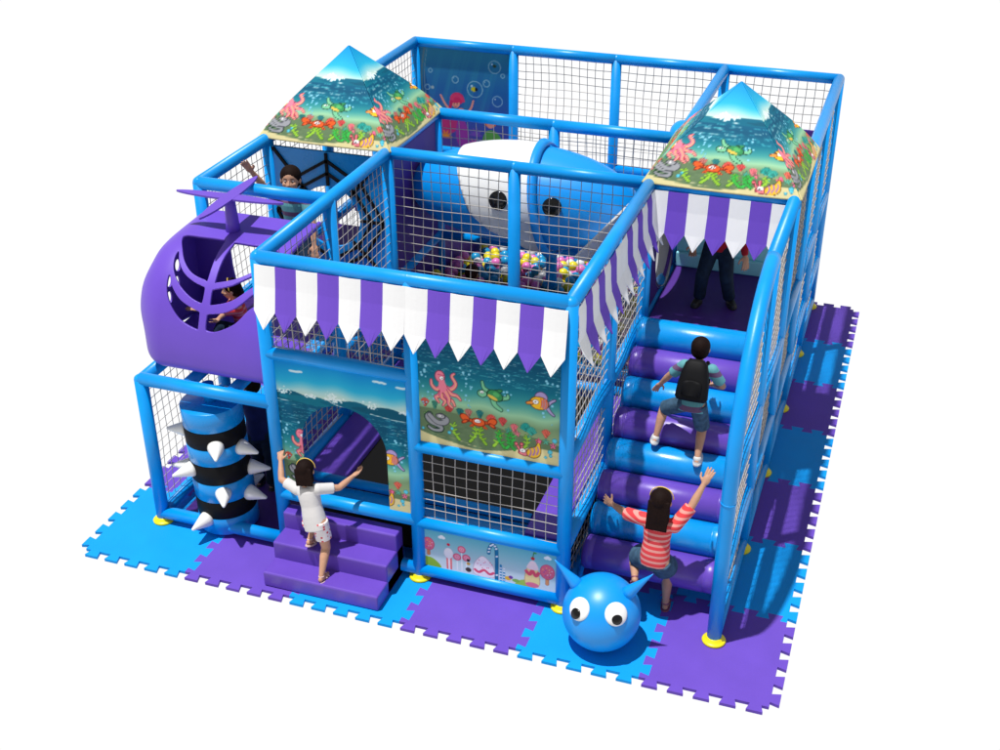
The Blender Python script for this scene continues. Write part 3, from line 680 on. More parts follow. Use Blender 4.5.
# ------------------------------------------------------------------ foam steps
st = empty('foam_steps', (1.75, -.25, .026), 'three purple soft steps leading up to the arched doorway', 'steps')
for k, (y0, z1) in enumerate(((-.515, .165), (-.315, .32), (-.11, .475))):
    o = MB().box((1.25, y0, .028 if k == 0 else .03 + .0 * k), (2.25, .03 - .002 * k, z1)).build('step', M['purple'], st); bevel(o, .014, 3)

# ------------------------------------------------------------------ spiked roller
dr = empty('spiked_roller', (.55, .17, .03), 'upright blue and black banded roller with white cone spikes inside the low frame', 'roller')
dc = Vector((.56, .17, 0)); R0 = .252
tt = (Vector((-.035, 0, 1)))
def dpos(z): return dc + tt * z
mbs = [(.06, .22, 0), (.22, .38, 1), (.38, .56, 0), (.56, .74, 1), (.74, .90, 0), (.90, 1.06, 1), (1.06, 1.24, 0)]
for z0, z1, b in mbs:
    m_ = MB(); m_.lathe(dpos(z0), tt, [(0.0005, 0.001), (0.0005, R0 - .004), (.004, R0), (z1 - z0 - .004, R0), (z1 - z0 - .0005, R0 - .004), (z1 - z0 - .0005, .001)], 56)
    for i in range(len(m_.sm)): pass
    tag(m_.build('band', M['black'] if b else M['blue'], dr), 'black band' if b else 'blue band')
MB().tube(dpos(1.23), dpos(1.40), .05).build('axle', M['tube'], dr)
for ang, z in ((-168, .95), (-60, .93), (-8, .86), (-128, .66), (-165, .60), (15, .60), (-60, .48), (-5, .40), (-105, .20), (95, .7), (70, .3), (130, .9)):
    a = math.radians(ang); d = Vector((math.cos(a), math.sin(a), -.06)); c = dpos(z) + Vector((math.cos(a), math.sin(a), 0)) * (R0 - .012)
    MB().lathe(c, d, [(0, .070), (.03, .064), (.155, .020), (.178, .012), (.184, .002)], 24).build('spike', M['white_pl'], dr)

# ------------------------------------------------------------------ big-eyed ball
bc = Vector((3.985, -.285, .315)); br = .295
ba = empty('ball_creature', (bc.x, bc.y, .03), 'big glossy blue ball with bulging eyes and two pointed ears on the front floor tiles', 'ball toy')
MB().ball(bc, br, 64, 36).build('body', M['blue_pl'], ba)
for tip, w in (((4.35, -.27, .755), .047), ((3.605, -.27, .70), .047)):
    tip = Vector(tip); d = (tip - bc).normalized(); b0 = bc + d * (br - .05); L = (tip - b0).length
    MB().lathe(b0, tip - b0, [(0, w * 1.25), (L * .25, w), (L * .6, w * .52), (L * .9, w * .16), (L, .002)], 28).build('ear', M['blue_pl'], ba)
cam = Vector((5.6195, -7.3805, 6.4716))
def ball_pt(px_dir): return bc + px_dir.normalized() * br
for q, (ex, ez) in enumerate(((-.69, .04), (.40, -.04))):
    vd = (cam - bc).normalized(); rt = Vector((0, 0, 1)).cross(vd).normalized(); up = vd.cross(rt)
    d = (vd + rt * ex + up * (ez)).normalized(); R = d.to_track_quat('Z', 'Y').to_matrix()
    e = MB().ball(bc + d * (br - .012), (.088, .088, .036), 40, 20, R).build('eye', M['eyewhite'], ba)
    d2 = (vd + rt * (ex + (-.04 if q == 0 else .03)) + up * (ez - .16)).normalized(); R2 = d.to_track_quat('Z', 'Y').to_matrix()
    sub('pupil', MB().ball(bc + d * (br - .012) + R2 @ Vector((0, 0, .026)) + (rt * (-.012 if q == 0 else .0) - up * .035), (.042, .042, .014), 32, 14, R2), M['eyeblack'], e, ba)

# ------------------------------------------------------------------ roller climb
rc = empty('roller_climb', (4.2, 1.2, .03), 'sloping climb of eight blue and purple padded rollers at the right of the frame', 'climbing rollers')
def rollc(k): return 1.98 - .2278 * k, 1.50 - .1679 * k
for k in range(8):
    y, z = rollc(k); r = .137; x0, x1 = 3.665, 4.735
    o = MB().lathe((x0, y, z), (1, 0, 0), [(0, .02), (.001, r - .03), (.008, r - .01), (.03, r), (.09, r), (.094, r - .004), (.098, r), (x1 - x0 - .1, r), (x1 - x0 - .096, r - .004), (x1 - x0 - .092, r), (x1 - x0 - .03, r), (x1 - x0 - .008, r - .01), (x1 - x0 - .001, r - .03), (x1 - x0, .02)], 48).build('roller', M['blue'] if k % 2 == 0 else M['purple'], rc)
    tag(o, ('blue' if k % 2 == 0 else 'purple') + ' padded roller')
for x in (3.662, 4.738):
    MB().tube((x, .25, .12), (x, 2.1, 1.50), .02).build('side_rail', M['tube'], rc)

# ------------------------------------------------------------------ trampoline
tr = empty('trampoline', (2.4, 1.2, .5), 'black jumping mat with purple side pads behind the doorway and lower front net', 'trampoline')
MB().box((1.62, .30, .56), (3.28, 2.28, .585)).build('jumping_mat', M['black_mesh'], tr)
for a, b in (((1.26, .30, .57), (1.63, 2.3, .64)), ((3.26, .06, .57), (3.54, 2.3, .645))): slab('side_pad', a, b, M['purple'], tr, .015)
slab('front_pad', (1.26, .06, .50), (3.255, .27, .56), M['blue'], tr)
MB().tube((1.26, .29, .60), (3.25, .29, .60), .042).build('front_tube', M['tube'], tr)
MB().box((1.26, .32, .03), (3.54, 2.3, .05)).build('underlay', M['black'], tr)

# ------------------------------------------------------------------ ball pit
bp = empty('ball_pit', (2.4, 3.6, .5), 'blue padded ball pit floor and rim under the whale', 'ball pit')
slab('pit_floor', (1.24, 2.46, .70), (3.56, 5.9, .78), M['blue'], bp)
ballme = {}
for k in BALLC:
    b = MB().ball((0, 0, 0), .052, 16, 10); o = b.build('pit_ball', M['ball_' + k]); ballme[k] = o.data; bpy.data.objects.remove(o)
fill = MB(); fm = list(BALLC)
for iy in range(21):
    for ix in range(21):
        fill.m = random.randrange(4); fill.ball((1.30 + ix * .109 + .02 * random.random() + (.05 if iy % 2 else 0), 2.56 + iy * .104 + .02 * random.random(), .832 + .02 * random.random()), .052, 10, 6)
tag(fill.build('pit_balls', [M['ball_' + k] for k in fm]), 'bottom layer of small coloured plastic balls filling the ball pit', 'balls', kind='stuff')
pts = []; tries = 0
while len(pts) < 285 and tries < 60000:
    tries += 1; x = random.uniform(1.28, 3.50); y = random.uniform(2.9, 4.15); heap = 1 + 2.5 * math.exp(-((x - 1.35) / .25) ** 2) * (y < 3.5); layer = random.randint(0, int(heap)); z = .925 + layer * .085 + (.015 * math.sin(x * 4))
    if all((x - a) ** 2 + (y - b) ** 2 + (z - c) ** 2 > .0104 for a, b, c in pts): pts.append((x, y, z))
for p in pts:
    k = random.choice(['yellow', 'yellow', 'pink', 'blue', 'white', 'pink', 'blue']); o = bpy.data.objects.new('pit_ball', ballme[k]); o.location = p; COL.objects.link(o)
    tag(o, 'small ' + k + ' plastic ball lying in the ball pit below the whale', 'ball', k + ' balls in the pit')

# ------------------------------------------------------------------ whale
wh = empty('whale_capsule', (2.25, 3.0, 1.5), 'big white and blue whale shaped capsule with round eyes above the ball pit', 'whale')
wc = Vector((2.2, 3.1, 2.15))
def egg(a, b, c, x0f, x1f, tilt, m, name, edge=True, ex=2.0, cx=0.0):
    """part of an egg of semi-axes a,b,c kept where the tilted cut x0f(z) < x < x1f(z)"""
    def Pf(u, v):
        th = np.pi * (u); ph = 2 * np.pi * v; x = -np.cos(th); s_ = np.sin(th) ** (2 / ex)
        return np.stack([wc.x + cx + a * x, wc.y + b * s_ * np.cos(ph), wc.z + c * s_ * np.sin(ph)], 1)
    def Ff(u, v):
        P = Pf(u.ravel(), v.ravel()); X_ = (P[:, 0] - wc.x).reshape(u.shape); Z = (P[:, 2] - wc.z).reshape(u.shape)
        return np.minimum(X_ - x0f(Z), x1f(Z) - X_)
    o = iso_grid(name, Pf, Ff, 90, 90, m, wh); return solid(o, .03, 1)
egg(1.06, .46, .45, lambda z: z * 0 - 9, lambda z: .20 - z * .3 , 0, M['blue_pl'], 'tail_shell', cx=-.02)
egg(1.02, .49, .51, lambda z: np.interp(z, [-.5, -.28, -.22, -.05, .18, .4, .6], [.24, .10, -.10, -.31, -.42, -.54, -.62]), lambda z: .31 - .18 * z, 0, M['white_pl'], 'white_shell', cx=.04)
egg(1.12, .50, .49, lambda z: .29 - .18 * z, lambda z: z * 0 + 9, 0, M['blue_pl'], 'head_shell', cx=.05)
def collar():
    rings = []
    for q in (0, 1):
        rg = []
        for k in range(72):
            t = 2 * math.pi * k / 72; rr = (.532, .492)[q]; z = rr * math.sin(t); x = .29 - .18 * z
            rg.append((wc.x + x - .005 + q * .07, wc.y + rr * math.cos(t), wc.z + z))
        rings.append(rg)
    return solid(MB().rings(rings, False).build('collar', M['blue_pl'], wh), .02, 1)
collar()
for px, pz in ((-.02, .13), (.48, .12)):
    # black round eye lying on the shell, facing the front
    a, b, c, cx = (1.05, .52, .54, .04) if px < .1 else (1.15, .53, .53, .05)
    xx = (px - cx) / a; yy = -math.sqrt(max(0, 1 - xx * xx - (pz / c) ** 2)) * b
    n = Vector((xx / a, yy / b / b, pz / c / c)).normalized(); R = n.to_track_quat('Z', 'Y').to_matrix()
    MB().ball(wc + Vector((px, yy, pz)) + n * .002, (.088, .088, .02), 40, 14, R).build('eye', M['eyeblack'], wh)
# fins below the whale
for (x, y, z), sx, rot in (((2.30, 3.50, 1.53), .16, .5), ((2.66, 3.50, 1.52), .13, -.6), ((2.02, 3.52, 1.52), .13, .2)):
    v = [Vector((-sx, -.05, -.05)), Vector((sx, -.05, -.05)), Vector((sx * .3, .03, .10)), Vector((-sx, .08, -.05)), Vector((sx, .08, -.05)), Vector((sx * .1, .09, .08))]
    R = Matrix.Rotation(rot, 3, 'Z'); mb = MB().add([Vector((x, y, z)) + R @ p for p in v], [(0, 1, 2), (3, 5, 4), (0, 3, 4, 1), (1, 4, 5, 2), (0, 2, 5, 3)], False); smoothmod(bevel(mb.build('fin', M['blue_pl'], wh), .02), 1)

# ------------------------------------------------------------------ white chute from the round hole
ch = empty('white_slide', (3.3, 3.0, 1.0), 'white folded slide sheet coming down from the round hole beside the whale', 'slide')
def sheet(p, name='chute'): return solid(MB().add([Vector(q) for q in p], [(0, 1, 2, 3)], False).build(name, M['white_pl'], ch), .02, 0)
sheet([(3.50, 2.52, 2.55), (2.93, 2.52, 1.86), (2.99, 2.62, 1.80), (3.50, 2.66, 2.43)])
sheet([(3.50, 2.665, 2.425), (2.995, 2.625, 1.795), (3.1, 3.3, 1.5), (3.3, 3.4, 1.6)])
MB().lathe((3.595, 3.12, 1.86), (-1, 0, -.15), [(0, .43), (.13, .43), (.14, .42), (.14, .002), (.13, .002), (.125, .41), (0, .41)], 40, caps=False).build('tube', M['shaded_white'], ch)

# ------------------------------------------------------------------ spider web panel
wb = empty('web_panel', (.6, 2.4, 1.42), 'blue panel with black spider web straps and a round hole under the left pyramid roof', 'climbing panel')
wcx, wcz = .60, 2.0
def wP(u, v): return np.stack([.05 + 1.1 * u, np.full_like(u, 2.40), 1.44 + 1.19 * v], 1)
def wF(u, v): return np.hypot(.05 + 1.1 * u - wcx, 1.44 + 1.19 * v - wcz) - .30
solid(iso_grid('panel', wP, wF, 60, 64, M['blue'], wb, False), .03, 0)
def strap(a, b):
    a, b = Vector((a[0], 2.376, a[1])), Vector((b[0], 2.376, b[1])); d = (b - a).normalized(); n = d.cross(Vector((0, 1, 0))) * .014
    mb = MB(); y = Vector((0, .008, 0)); mb.add([a - n - y, b - n - y, b + n - y, a + n - y, a - n + y, b - n + y, b + n + y, a + n + y], [(0, 1, 2, 3), (7, 6, 5, 4), (0, 4, 5, 1), (1, 5, 6, 2), (2, 6, 7, 3), (3, 7, 4, 0)], False); mb.build('strap', M['black'], wb)
dirs = []
for k in range(8):
    a = math.radians(90 + 45 * k); L = .64 if k % 2 == 0 else .88; dirs.append((math.cos(a), math.sin(a)))
    ex = wcx + L * math.cos(a); ez = wcz + L * math.sin(a); ex = min(max(ex, .06), 1.14); ez = min(max(ez, 1.46), 2.62)
    strap((wcx + .31 * math.cos(a), wcz + .31 * math.sin(a)), (ex, ez))
for rad in (.43, .55):
    for k in range(8):
        a, b = dirs[k], dirs[(k + 1) % 8]; q = lambda d, j: rad * (1.0 if j % 2 == 0 else .88)
        strap((wcx + a[0] * q(a, k), wcz + a[1] * q(a, k)), (wcx + b[0] * q(b, k + 1), wcz + b[1] * q(b, k + 1)))

# ------------------------------------------------------------------ helicopter pod
he = empty('helicopter_pod', (.5, .6, 1.5), 'purple plastic helicopter pod with ribbed round window and four blade rotor on the low frame', 'helicopter')
prof = catmull([(.30, 1.53), (.12, 1.535), (.045, 1.585), (.035, 1.68), (.05, 1.82), (.085, 1.97), (.15, 2.12), (.24, 2.25), (.35, 2.35), (.48, 2.42), (.65, 2.455), (.88, 2.475), (1.14, 2.49)], 12)
sl = np.r_[0, np.cumsum(np.linalg.norm(np.diff(prof, axis=0), axis=1))]; PL = sl[-1]; HX0, HX1 = -.055, 1.14
WIN = [[(0.158, 1.472), (0.30, 1.482), (0.477, 1.486), (0.535, 1.447), (0.571, 1.063), (0.543, 1.037), (0.415, 1.077), (0.313, 1.167), (0.232, 1.292), (0.165, 1.406)],
 [(0.618, 1.468), (0.776, 1.467), (0.90, 1.464), (1.06, 1.40), (1.05, 1.25), (0.973, 1.198), (0.919, 1.157), (0.805, 1.081), (0.652, 1.028), (0.636, 1.042), (0.62, 1.423)],
 [(0.219, 1.258), (0.269, 1.16), (0.349, 1.067), (0.453, 1.008), (0.553, 0.978), (0.568, 0.96), (0.569, 0.864), (0.548, 0.849), (0.444, 0.886), (0.327, 0.973), (0.248, 1.078), (0.213, 1.189)],
 [(0.649, 0.971), (0.786, 1.023), (0.916, 1.114), (1.03, 1.19), (1.05, 1.12), (0.946, 1.014), (0.814, 0.9), (0.647, 0.844), (0.636, 0.858), (0.631, 0.953)],
 [(0.233, 1.034), (0.28, 0.942), (0.369, 0.851), (0.474, 0.803), (0.552, 0.778), (0.558, 0.768), (0.555, 0.655), (0.534, 0.635), (0.393, 0.687), (0.296, 0.785), (0.241, 0.889), (0.221, 0.999)],
 [(0.629, 0.767), (0.759, 0.797), (0.873, 0.861), (1.02, 1.003), (1.04, 0.911), (0.979, 0.853), (0.871, 0.727), (0.716, 0.643), (0.636, 0.635), (0.618, 0.657), (0.622, 0.753)]]
WIN = [catmull(w, 4, True) for w in WIN]
def edge_round(x):
    """how far the section shrinks as it rounds over the closed left end"""
    t = np.clip((x - HX0) / .26, 0, 1); return 1 - np.sqrt(np.clip(1 - (1 - t) ** 2, 0, 1))
def bump(y, z): return .045 * np.exp(-(((y - .33) / .22) ** 2 + ((z - 2.02) / .24) ** 2) ** 1.5)
def hP(u, v):
    x = HX0 + (HX1 - HX0) * u ** 1.25; q = v * PL
    y = np.interp(q, sl, prof[:, 0]); z = np.interp(q, sl, prof[:, 1]); k = edge_round(x)
    cy, cz = .75, 1.95; w = k * .42
    y2 = y + (cy - y) * w * (y < .75); z2 = z + (cz - z) * w * .75; fall = np.clip(1 - (x - HX0) / .22, 0, 1) ** 1.5
    return np.stack([x - bump(y2, z2) * fall, y2 - .3 * bump(y2, z2) * fall, z2], 1)
def hF(u, v):
    x = HX0 + (HX1 - HX0) * u ** 1.25; q = v * PL; d = np.full(u.shape, 9.)
    for w in WIN: d = np.minimum(d, -poly_sdf(x, q, w))
    return d
solid(iso_grid('shell', hP, hF, 170, 190, M['purple_pl'], he), .022, -1)
# left cheek closing the end, bulging, with two small port holes
def cP(u, v):
    q = v * PL; x0 = np.full_like(u, HX0); e = hP(np.zeros_like(u), v); cy, cz = 1.155, 1.53
    t = u; y = e[:, 1] + (cy - e[:, 1]) * t; z = e[:, 2] + (cz - e[:, 2]) * t
    bul = .015 * np.sqrt(np.clip(1 - (1 - t) ** 2, 0, 1)) + bump(y, z) + 0 * t
    return np.stack([HX0 - bul, y, z], 1)
HOLES = ((.83, 2.08), (.79, 1.94), (.68, 2.00), (.65, 1.86))
def cF(u, v):
    P = cP(u.ravel(), v.ravel()); y = P[:, 1].reshape(u.shape); z = P[:, 2].reshape(u.shape); d = np.full(u.shape, 9.)
    for a, b in HOLES: d = np.minimum(d, np.hypot((y - a) / .8, z - b) - .055)
    return d
solid(iso_grid('cheek', cP, cF, 60, 120, M['purple_pl'], he), .02, -1)
bwp = [(-.075, 1.53), (.34, 1.53), (.30, 1.75), (.27, 2.0), (.26, 2.465), (.10, 2.45), (-.01, 2.37), (-.075, 2.30)]
MB().rings([[Vector((x, y, z)) for x, z in bwp] for y in (1.12, 1.145)], True, False).build('back_wall', M['purple_pl'], he)
slab('pod_floor', (-.045, .26, 1.56), (1.12, 1.13, 1.58), M['purple_pl'], he)
rim = MB(); n = len(prof); pts3 = [Vector((1.128, a, b)) for a, b in prof[::3]]
for a, b in zip(pts3[:-1], pts3[1:]): rim.tcap(a, b, .022, .022, 10)
rim.build('rim', M['purple_pl'], he)
hub = Vector((.50, .84, 2.755))
mast = MB().lathe((.50, .84, 2.44), (0, 0, 1), [(0, .062), (.1, .055), (.30, .042), (.31, .03)], 24).build('rotor_mast', M['purple_pl'], he)
for k in range(4):
    a = k * math.pi / 2 + .02; d = Vector((math.cos(a), math.sin(a), 0)); s_ = Vector((-d.y, d.x, 0)); L = .48; out = []
    for i in range(13):
        t = i / 12; w = .056 * max(0, 1 - t * t) ** .62; out.append((t * L, max(w, .004)))
    o = [hub + d * t + s_ * w for t, w in out] + [hub + d * t - s_ * w for t, w in reversed(out)]
    mb = MB(); n = len(o); mb.add([p + Vector((0, 0, .011 + .001 * (k % 2))) for p in o] + [p - Vector((0, 0, .005 - .001 * (k % 2))) for p in o], [list(range(n))[::-1], list(range(n, 2 * n))] + [(i, (i + 1) % n, n + (i + 1) % n, n + i) for i in range(n)], False)
    mb.build('rotor_blade', M['purple_pl'], he)
# ------------------------------------------------------------------ people
def V(*a): return Vector(a)
def ik(a, t, l1, l2, hint):
    d = t - a; L = min(d.length, (l1 + l2) * .995); d.normalize(); t = a + d * L
    c = (l1 * l1 + L * L - l2 * l2) / (2 * L); h = math.sqrt(max(l1 * l1 - c * c, 0))
    n = hint - d * hint.dot(d); n = n.normalized() if n.length > 1e-4 else d.orthogonal().normalized()
    return a + d * c + n * h, t
def ering(c, r, f, w, d, n=24, p=2.3):
    out = []
    for k in range(n):
        t = 2 * math.pi * k / n; ct, st_ = math.cos(t), math.sin(t)
        out.append(c + r * (w * math.copysign(abs(ct) ** (2 / p), ct)) + f * (d * math.copysign(abs(st_) ** (2 / p), st_)))
    return out
def remesh(o, vox, sm=3):
    m = o.modifiers.new('merge', 'REMESH'); m.mode = 'VOXEL'; m.voxel_size = vox; m.use_smooth_shade = True
    s = o.modifiers.new('smooth', 'SMOOTH'); s.iterations = sm; s.factor = .5
    return o

def person(label, H, face, pelvis, neck, headdir, wrists, elbow_hints, ankles, knee_hints, toes, outfit, group=None, arms_curl=(.6, .6), heads=1.0, palms=(None, None)):
    """face: horizontal unit vector the chest looks along; everything in world coordinates; lists are [left, right]"""
    up = (neck - pelvis).normalized(); f = (face - up * face.dot(up)).normalized(); r = f.cross(up).normalized()
    TL = .285 * H; neck = pelvis + up * TL
    sh = [neck - r * .100 * H - up * .035 * H, neck + r * .100 * H - up * .035 * H]
    hip = [pelvis - r * .048 * H - up * .02 * H, pelvis + r * .048 * H - up * .02 * H]
    base = V(pelvis.x, pelvis.y, min(a.z for a in ankles) - .04 * H)
    root = empty('person', base, label, 'child', group); mb = MB()
    # torso, neck
    S = [(-.055, .070, .050), (-.01, .084, .062), (.05, .080, .060), (.12, .070, .052), (.19, .080, .058), (.235, .086, .056), (.262, .070, .045), (.285, .036, .034), (.30, .030, .032)]
    mb.rings([ering(pelvis + up * (h * H), r, f, w * H, d * H) for h, w, d in S])
    hd = headdir.normalized(); hr = hd.cross(Vector((0, 0, 1))); hr = (hr if hr.length > .1 else r).normalized(); hu = hr.cross(hd).normalized(); hu = (hu * .75 + up * .25).normalized(); hd = (hd - hu * hd.dot(hu)).normalized(); hr = hd.cross(hu).normalized()
    hH = .172 * H * heads; hc = neck + up * (.03 * H) + hu * hH * .50 + hd * .012 * H
    mb.tcap(neck - up * .02 * H, hc - hu * hH * .2, .031 * H, .029 * H)
    # head: skull, cheeks, jaw, nose, ears
    RH = Matrix((hr, hd, hu)).transposed()
    hp = lambda a, b, c: hc + hr * a * hH + hd * b * hH + hu * c * hH
    mb.ball(hp(0, -.04, .10), (.36 * hH, .42 * hH, .40 * hH), 24, 16, RH); mb.ball(hp(0, .10, -.16), (.27 * hH, .30 * hH, .32 * hH), 20, 12, RH); mb.ball(hp(0, .2, -.36), (.15 * hH, .13 * hH, .11 * hH), 16, 10, RH)
    mb.tcap(hp(0, .385, .0), hp(0, .445, -.13), .030 * hH, .052 * hH); mb.ball(hp(-.05, .40, -.145), .04 * hH, 10, 8); mb.ball(hp(.05, .40, -.145), .04 * hH, 10, 8)
    for q in (-1, 1): mb.ball(hp(q * .36, -.02, -.04), (.045 * hH, .08 * hH, .12 * hH), 12, 8, RH); mb.ball(hp(q * .17, .27, -.12), .10 * hH, 12, 8)
    # arms and hands
    W, E_ = [], []
    for q in (0, 1):
        e, w = ik(sh[q], wrists[q], .165 * H, .15 * H, elbow_hints[q]); W.append(w); E_.append(e); sgn = -1 if q == 0 else 1
        mb.ball(sh[q], .040 * H, 14, 10); mb.tcap(sh[q], sh[q].lerp(e, .5), .037 * H, .032 * H); mb.tcap(sh[q].lerp(e, .5), e, .032 * H, .025 * H); mb.tcap(e, e.lerp(w, .35), .025 * H, .026 * H); mb.tcap(e.lerp(w, .35), w, .026 * H, .017 * H)
        a = (w - e).normalized(); nrm = a.cross(r * sgn); nrm = (nrm if nrm.length > .1 else f).normalized()
        pn = (-up if nrm.dot(up) > 0 else up); pn = (pn - a * pn.dot(a)); pn = pn.normalized() if pn.length > .2 else nrm   # palm normal
        if palms[q] is not None: pn = palms[q] - a * palms[q].dot(a); pn.normalize()
        sd = a.cross(pn).normalized() * (1 if q == 0 else -1)
        RP = Matrix((sd, a, pn)).transposed(); hs = .122 * H
        mb.ball(w + a * hs * .28, (.22 * hs, .32 * hs, .12 * hs), 16, 10, RP); mb.tcap(w - a * .01, w + a * hs * .2, .017 * H, .016 * H)
        cu = arms_curl[q]
        for k, (o_, L) in enumerate(((-.165, .40), (-.055, .46), (.055, .43), (.160, .34))):
            p = w + a * hs * .50 + sd * o_ * hs; d = (a + sd * o_ * .8).normalized(); r0 = .062 * hs
            for s_, an in enumerate((cu * .35, cu * .8, cu * 1.1)):
                dd = (d * math.cos(an) + pn * math.sin(an)).normalized(); p2 = p + dd * L * hs * (.42, .32, .26)[s_]; mb.tcap(p, p2, r0, r0 * .9, 8); p = p2; r0 *= .9
        p = w + a * hs * .18 - sd * .17 * hs; d = (a * .6 - sd * .75 + pn * .3).normalized(); p2 = p + d * .22 * hs; mb.tcap(p, p2, .075 * hs, .065 * hs, 8); mb.tcap(p2, p2 + (a * .8 - sd * .25 + pn * .4).normalized() * .2 * hs, .065 * hs, .052 * hs, 8)
    # legs and feet
    K, A_ = [], []
    for q in (0, 1):
        k, a = ik(hip[q], ankles[q], .235 * H, .225 * H, knee_hints[q]); K.append(k); A_.append(a)
        mb.tcap(hip[q], k, .056 * H, .037 * H); mb.tcap(k, k.lerp(a, .35) - f * .004 * H, .037 * H, .036 * H); mb.tcap(k.lerp(a, .35) - f * .004 * H, a, .036 * H, .021 * H)
        t = toes[q].normalized(); dn = (a - k).normalized(); dn = (dn - t * dn.dot(t)).normalized(); s_ = t.cross(dn).normalized(); RF = Matrix((s_, t, dn)).transposed()
        mb.ball(a + t * .035 * H + dn * .026 * H, (.025 * H, .066 * H, .020 * H), 16, 10, RF); mb.ball(a + dn * .015 * H, .023 * H, 12, 8); mb.ball(a - t * .018 * H + dn * .022 * H, (.02 * H, .02 * H, .02 * H), 12, 8)
    remesh(mb.build('body', M['skin'], root), .0042, 3)
    # --- clothes
    top, bottom, shoe = outfit['top'], outfit['bottom'], outfit['shoe']; ex = .010
    m = MB(); hem = outfit.get('hem', -.045)
    SS = [(hem, .092, .070), (.0, .092, .070), (.05, .088, .068), (.12, .080, .060), (.19, .086, .064), (.235, .092, .062), (.262, .082, .054), (.276, .056, .044)]
    m.rings([ering(pelvis + up * (h * H), r, f, w * H + .004, d * H + .004) for h, w, d in SS])
    for q in (0, 1):
        m.ball(sh[q], .046 * H, 14, 10); L = outfit.get('sleeve', .6); e = sh[q].lerp(E_[q], L); m.tcap(sh[q], e, .045 * H, .043 * H, 18, True); m.tcap(neck - up * .03 * H, sh[q], .04 * H, .045 * H)
        if L >= 1: m.tcap(E_[q], E_[q].lerp(W[q], .9), .036 * H, .026 * H, 18); m.tcap(sh[q], E_[q], .045 * H, .036 * H, 18)
    remesh(m.build('shirt', top, root), .006, 3)
    m = MB(); kind = outfit.get('legs', 'shorts'); fr = {'shorts': .62, 'bermuda': .95, 'skirt': .5, 'jeans': 1.0}[kind]
    m.rings([ering(pelvis + up * (h * H), r, f, w * H + .002, d * H + .002) for h, w, d in ((-.075, .080, .062), (-.04, .090, .068), (.0, .089, .068), (.03, .086, .066), (.05, .083, .064))])
    for q in (0, 1):
        k, a = K[q], A_[q]
        if kind == 'jeans':
            m.tcap(hip[q], k, .066 * H, .050 * H, 20); m.tcap(k, a.lerp(k, .04), .050 * H, .046 * H, 20, True)
        else:
            wd = {'shorts': .064, 'bermuda': .058, 'skirt': .085}[kind]; m.tcap(hip[q] + (hip[q] - k).normalized() * .02, hip[q].lerp(k, fr), .064 * H, wd * H, 22, True)
    if kind == 'skirt':
        md = (K[0] + K[1]) / 2; m.rings([ering(pelvis - up * .02 * H, r, f, .092 * H, .070 * H), ering((pelvis * .45 + md * .55), r, f, .125 * H, .10 * H)])
    remesh(m.build({'skirt': 'skirt', 'jeans': 'jeans'}.get(kind, 'shorts'), bottom, root), .006, 3)
    for q in (0, 1):
        a, k = A_[q], K[q]; t = toes[q].normalized(); dn = (a - k).normalized(); dn = (dn - t * dn.dot(t)).normalized(); s_ = t.cross(dn).normalized(); RF = Matrix((s_, t, dn)).transposed(); m = MB()
        if outfit.get('sandals'):
            m.rings([ering(a + t * .03 * H + dn * (.042 + h) * H, s_, t, w * H, .072 * H, 20, 2.6) for h, w in ((0, .030), (.004, .032), (.012, .032), (.014, .028))])
            for z0 in (.03, .06): m.tcap(a + t * z0 * H + dn * .03 * H - s_ * .027 * H, a + t * z0 * H + dn * .008 * H, .007 * H, .007 * H, 8); m.tcap(a + t * z0 * H + dn * .03 * H + s_ * .027 * H, a + t * z0 * H + dn * .008 * H, .007 * H, .007 * H, 8)
            m.lathe(a - dn * .004 * H, dn, [(0, .024 * H), (.008 * H, .026 * H)], 16); remesh(m.build('sandal', outfit['shoe'], root), .0035, 1)
        else:
            m.ball(a + t * .035 * H + dn * .028 * H, (.033 * H, .078 * H, .027 * H), 18, 12, RF); m.ball(a + dn * .012 * H, .031 * H, 14, 10)
            m.rings([ering(a + t * .033 * H + dn * h * H, s_, t, w * H, l * H, 20, 2.5) for h, w, l in ((.036, .034, .080), (.046, .036, .082), (.054, .034, .080))]); remesh(m.build('shoe', outfit['shoe'], root), .005, 2)
    # --- hair
    m = MB(); m.ball(hp(0, -.085, .155), (.405 * hH, .445 * hH, .405 * hH), 28, 18, RH); m.ball(hp(0, -.20, -.02), (.385 * hH, .30 * hH, .38 * hH), 24, 16, RH)
    hs = outfit.get('hair', 'short')
    if hs == 'long':
        ln = outfit.get('hairlen', 1.0); hb = -up
        c0 = hp(0, -.22, .05); rings = []
        for t in range(9):
            s_ = t / 8; c = c0 + hb * (s_ * 1.15 * ln * hH) - hd * (.10 * hH * math.sin(s_ * 2)); rings.append(ering(c, hr, hd, (.37 + .05 * math.sin(s_ * 3.0)) * hH * (1 if s_ < .8 else (.93 if s_ < .95 else .78)), (.27 - .10 * s_) * hH, 24, 2.2))
        m.rings(rings)
        for k in range(9):
            o_ = (k - 4) * .085; m.tcap(hp(o_, -.4, .2), c0 + hb * (1.2 * ln * hH) - hd * .26 * hH + hr * o_ * hH * 1.05, .06 * hH, .045 * hH, 8)
    hair = remesh(m.build('hair', outfit.get('haircol', M['hair']), root), .006, 2)
    if outfit.get('band'):
        pts = []
        for k in range(15):
            t = math.pi * (k / 14); pts.append(hp(.43 * math.cos(t), .07, .12 + .455 * math.sin(t) * .98))
        b = MB()
        for p, q in zip(pts[:-1], pts[1:]): b.tcap(p, q, .022 * hH, .022 * hH, 8)
        b.build('hairband', M['gold'], root)
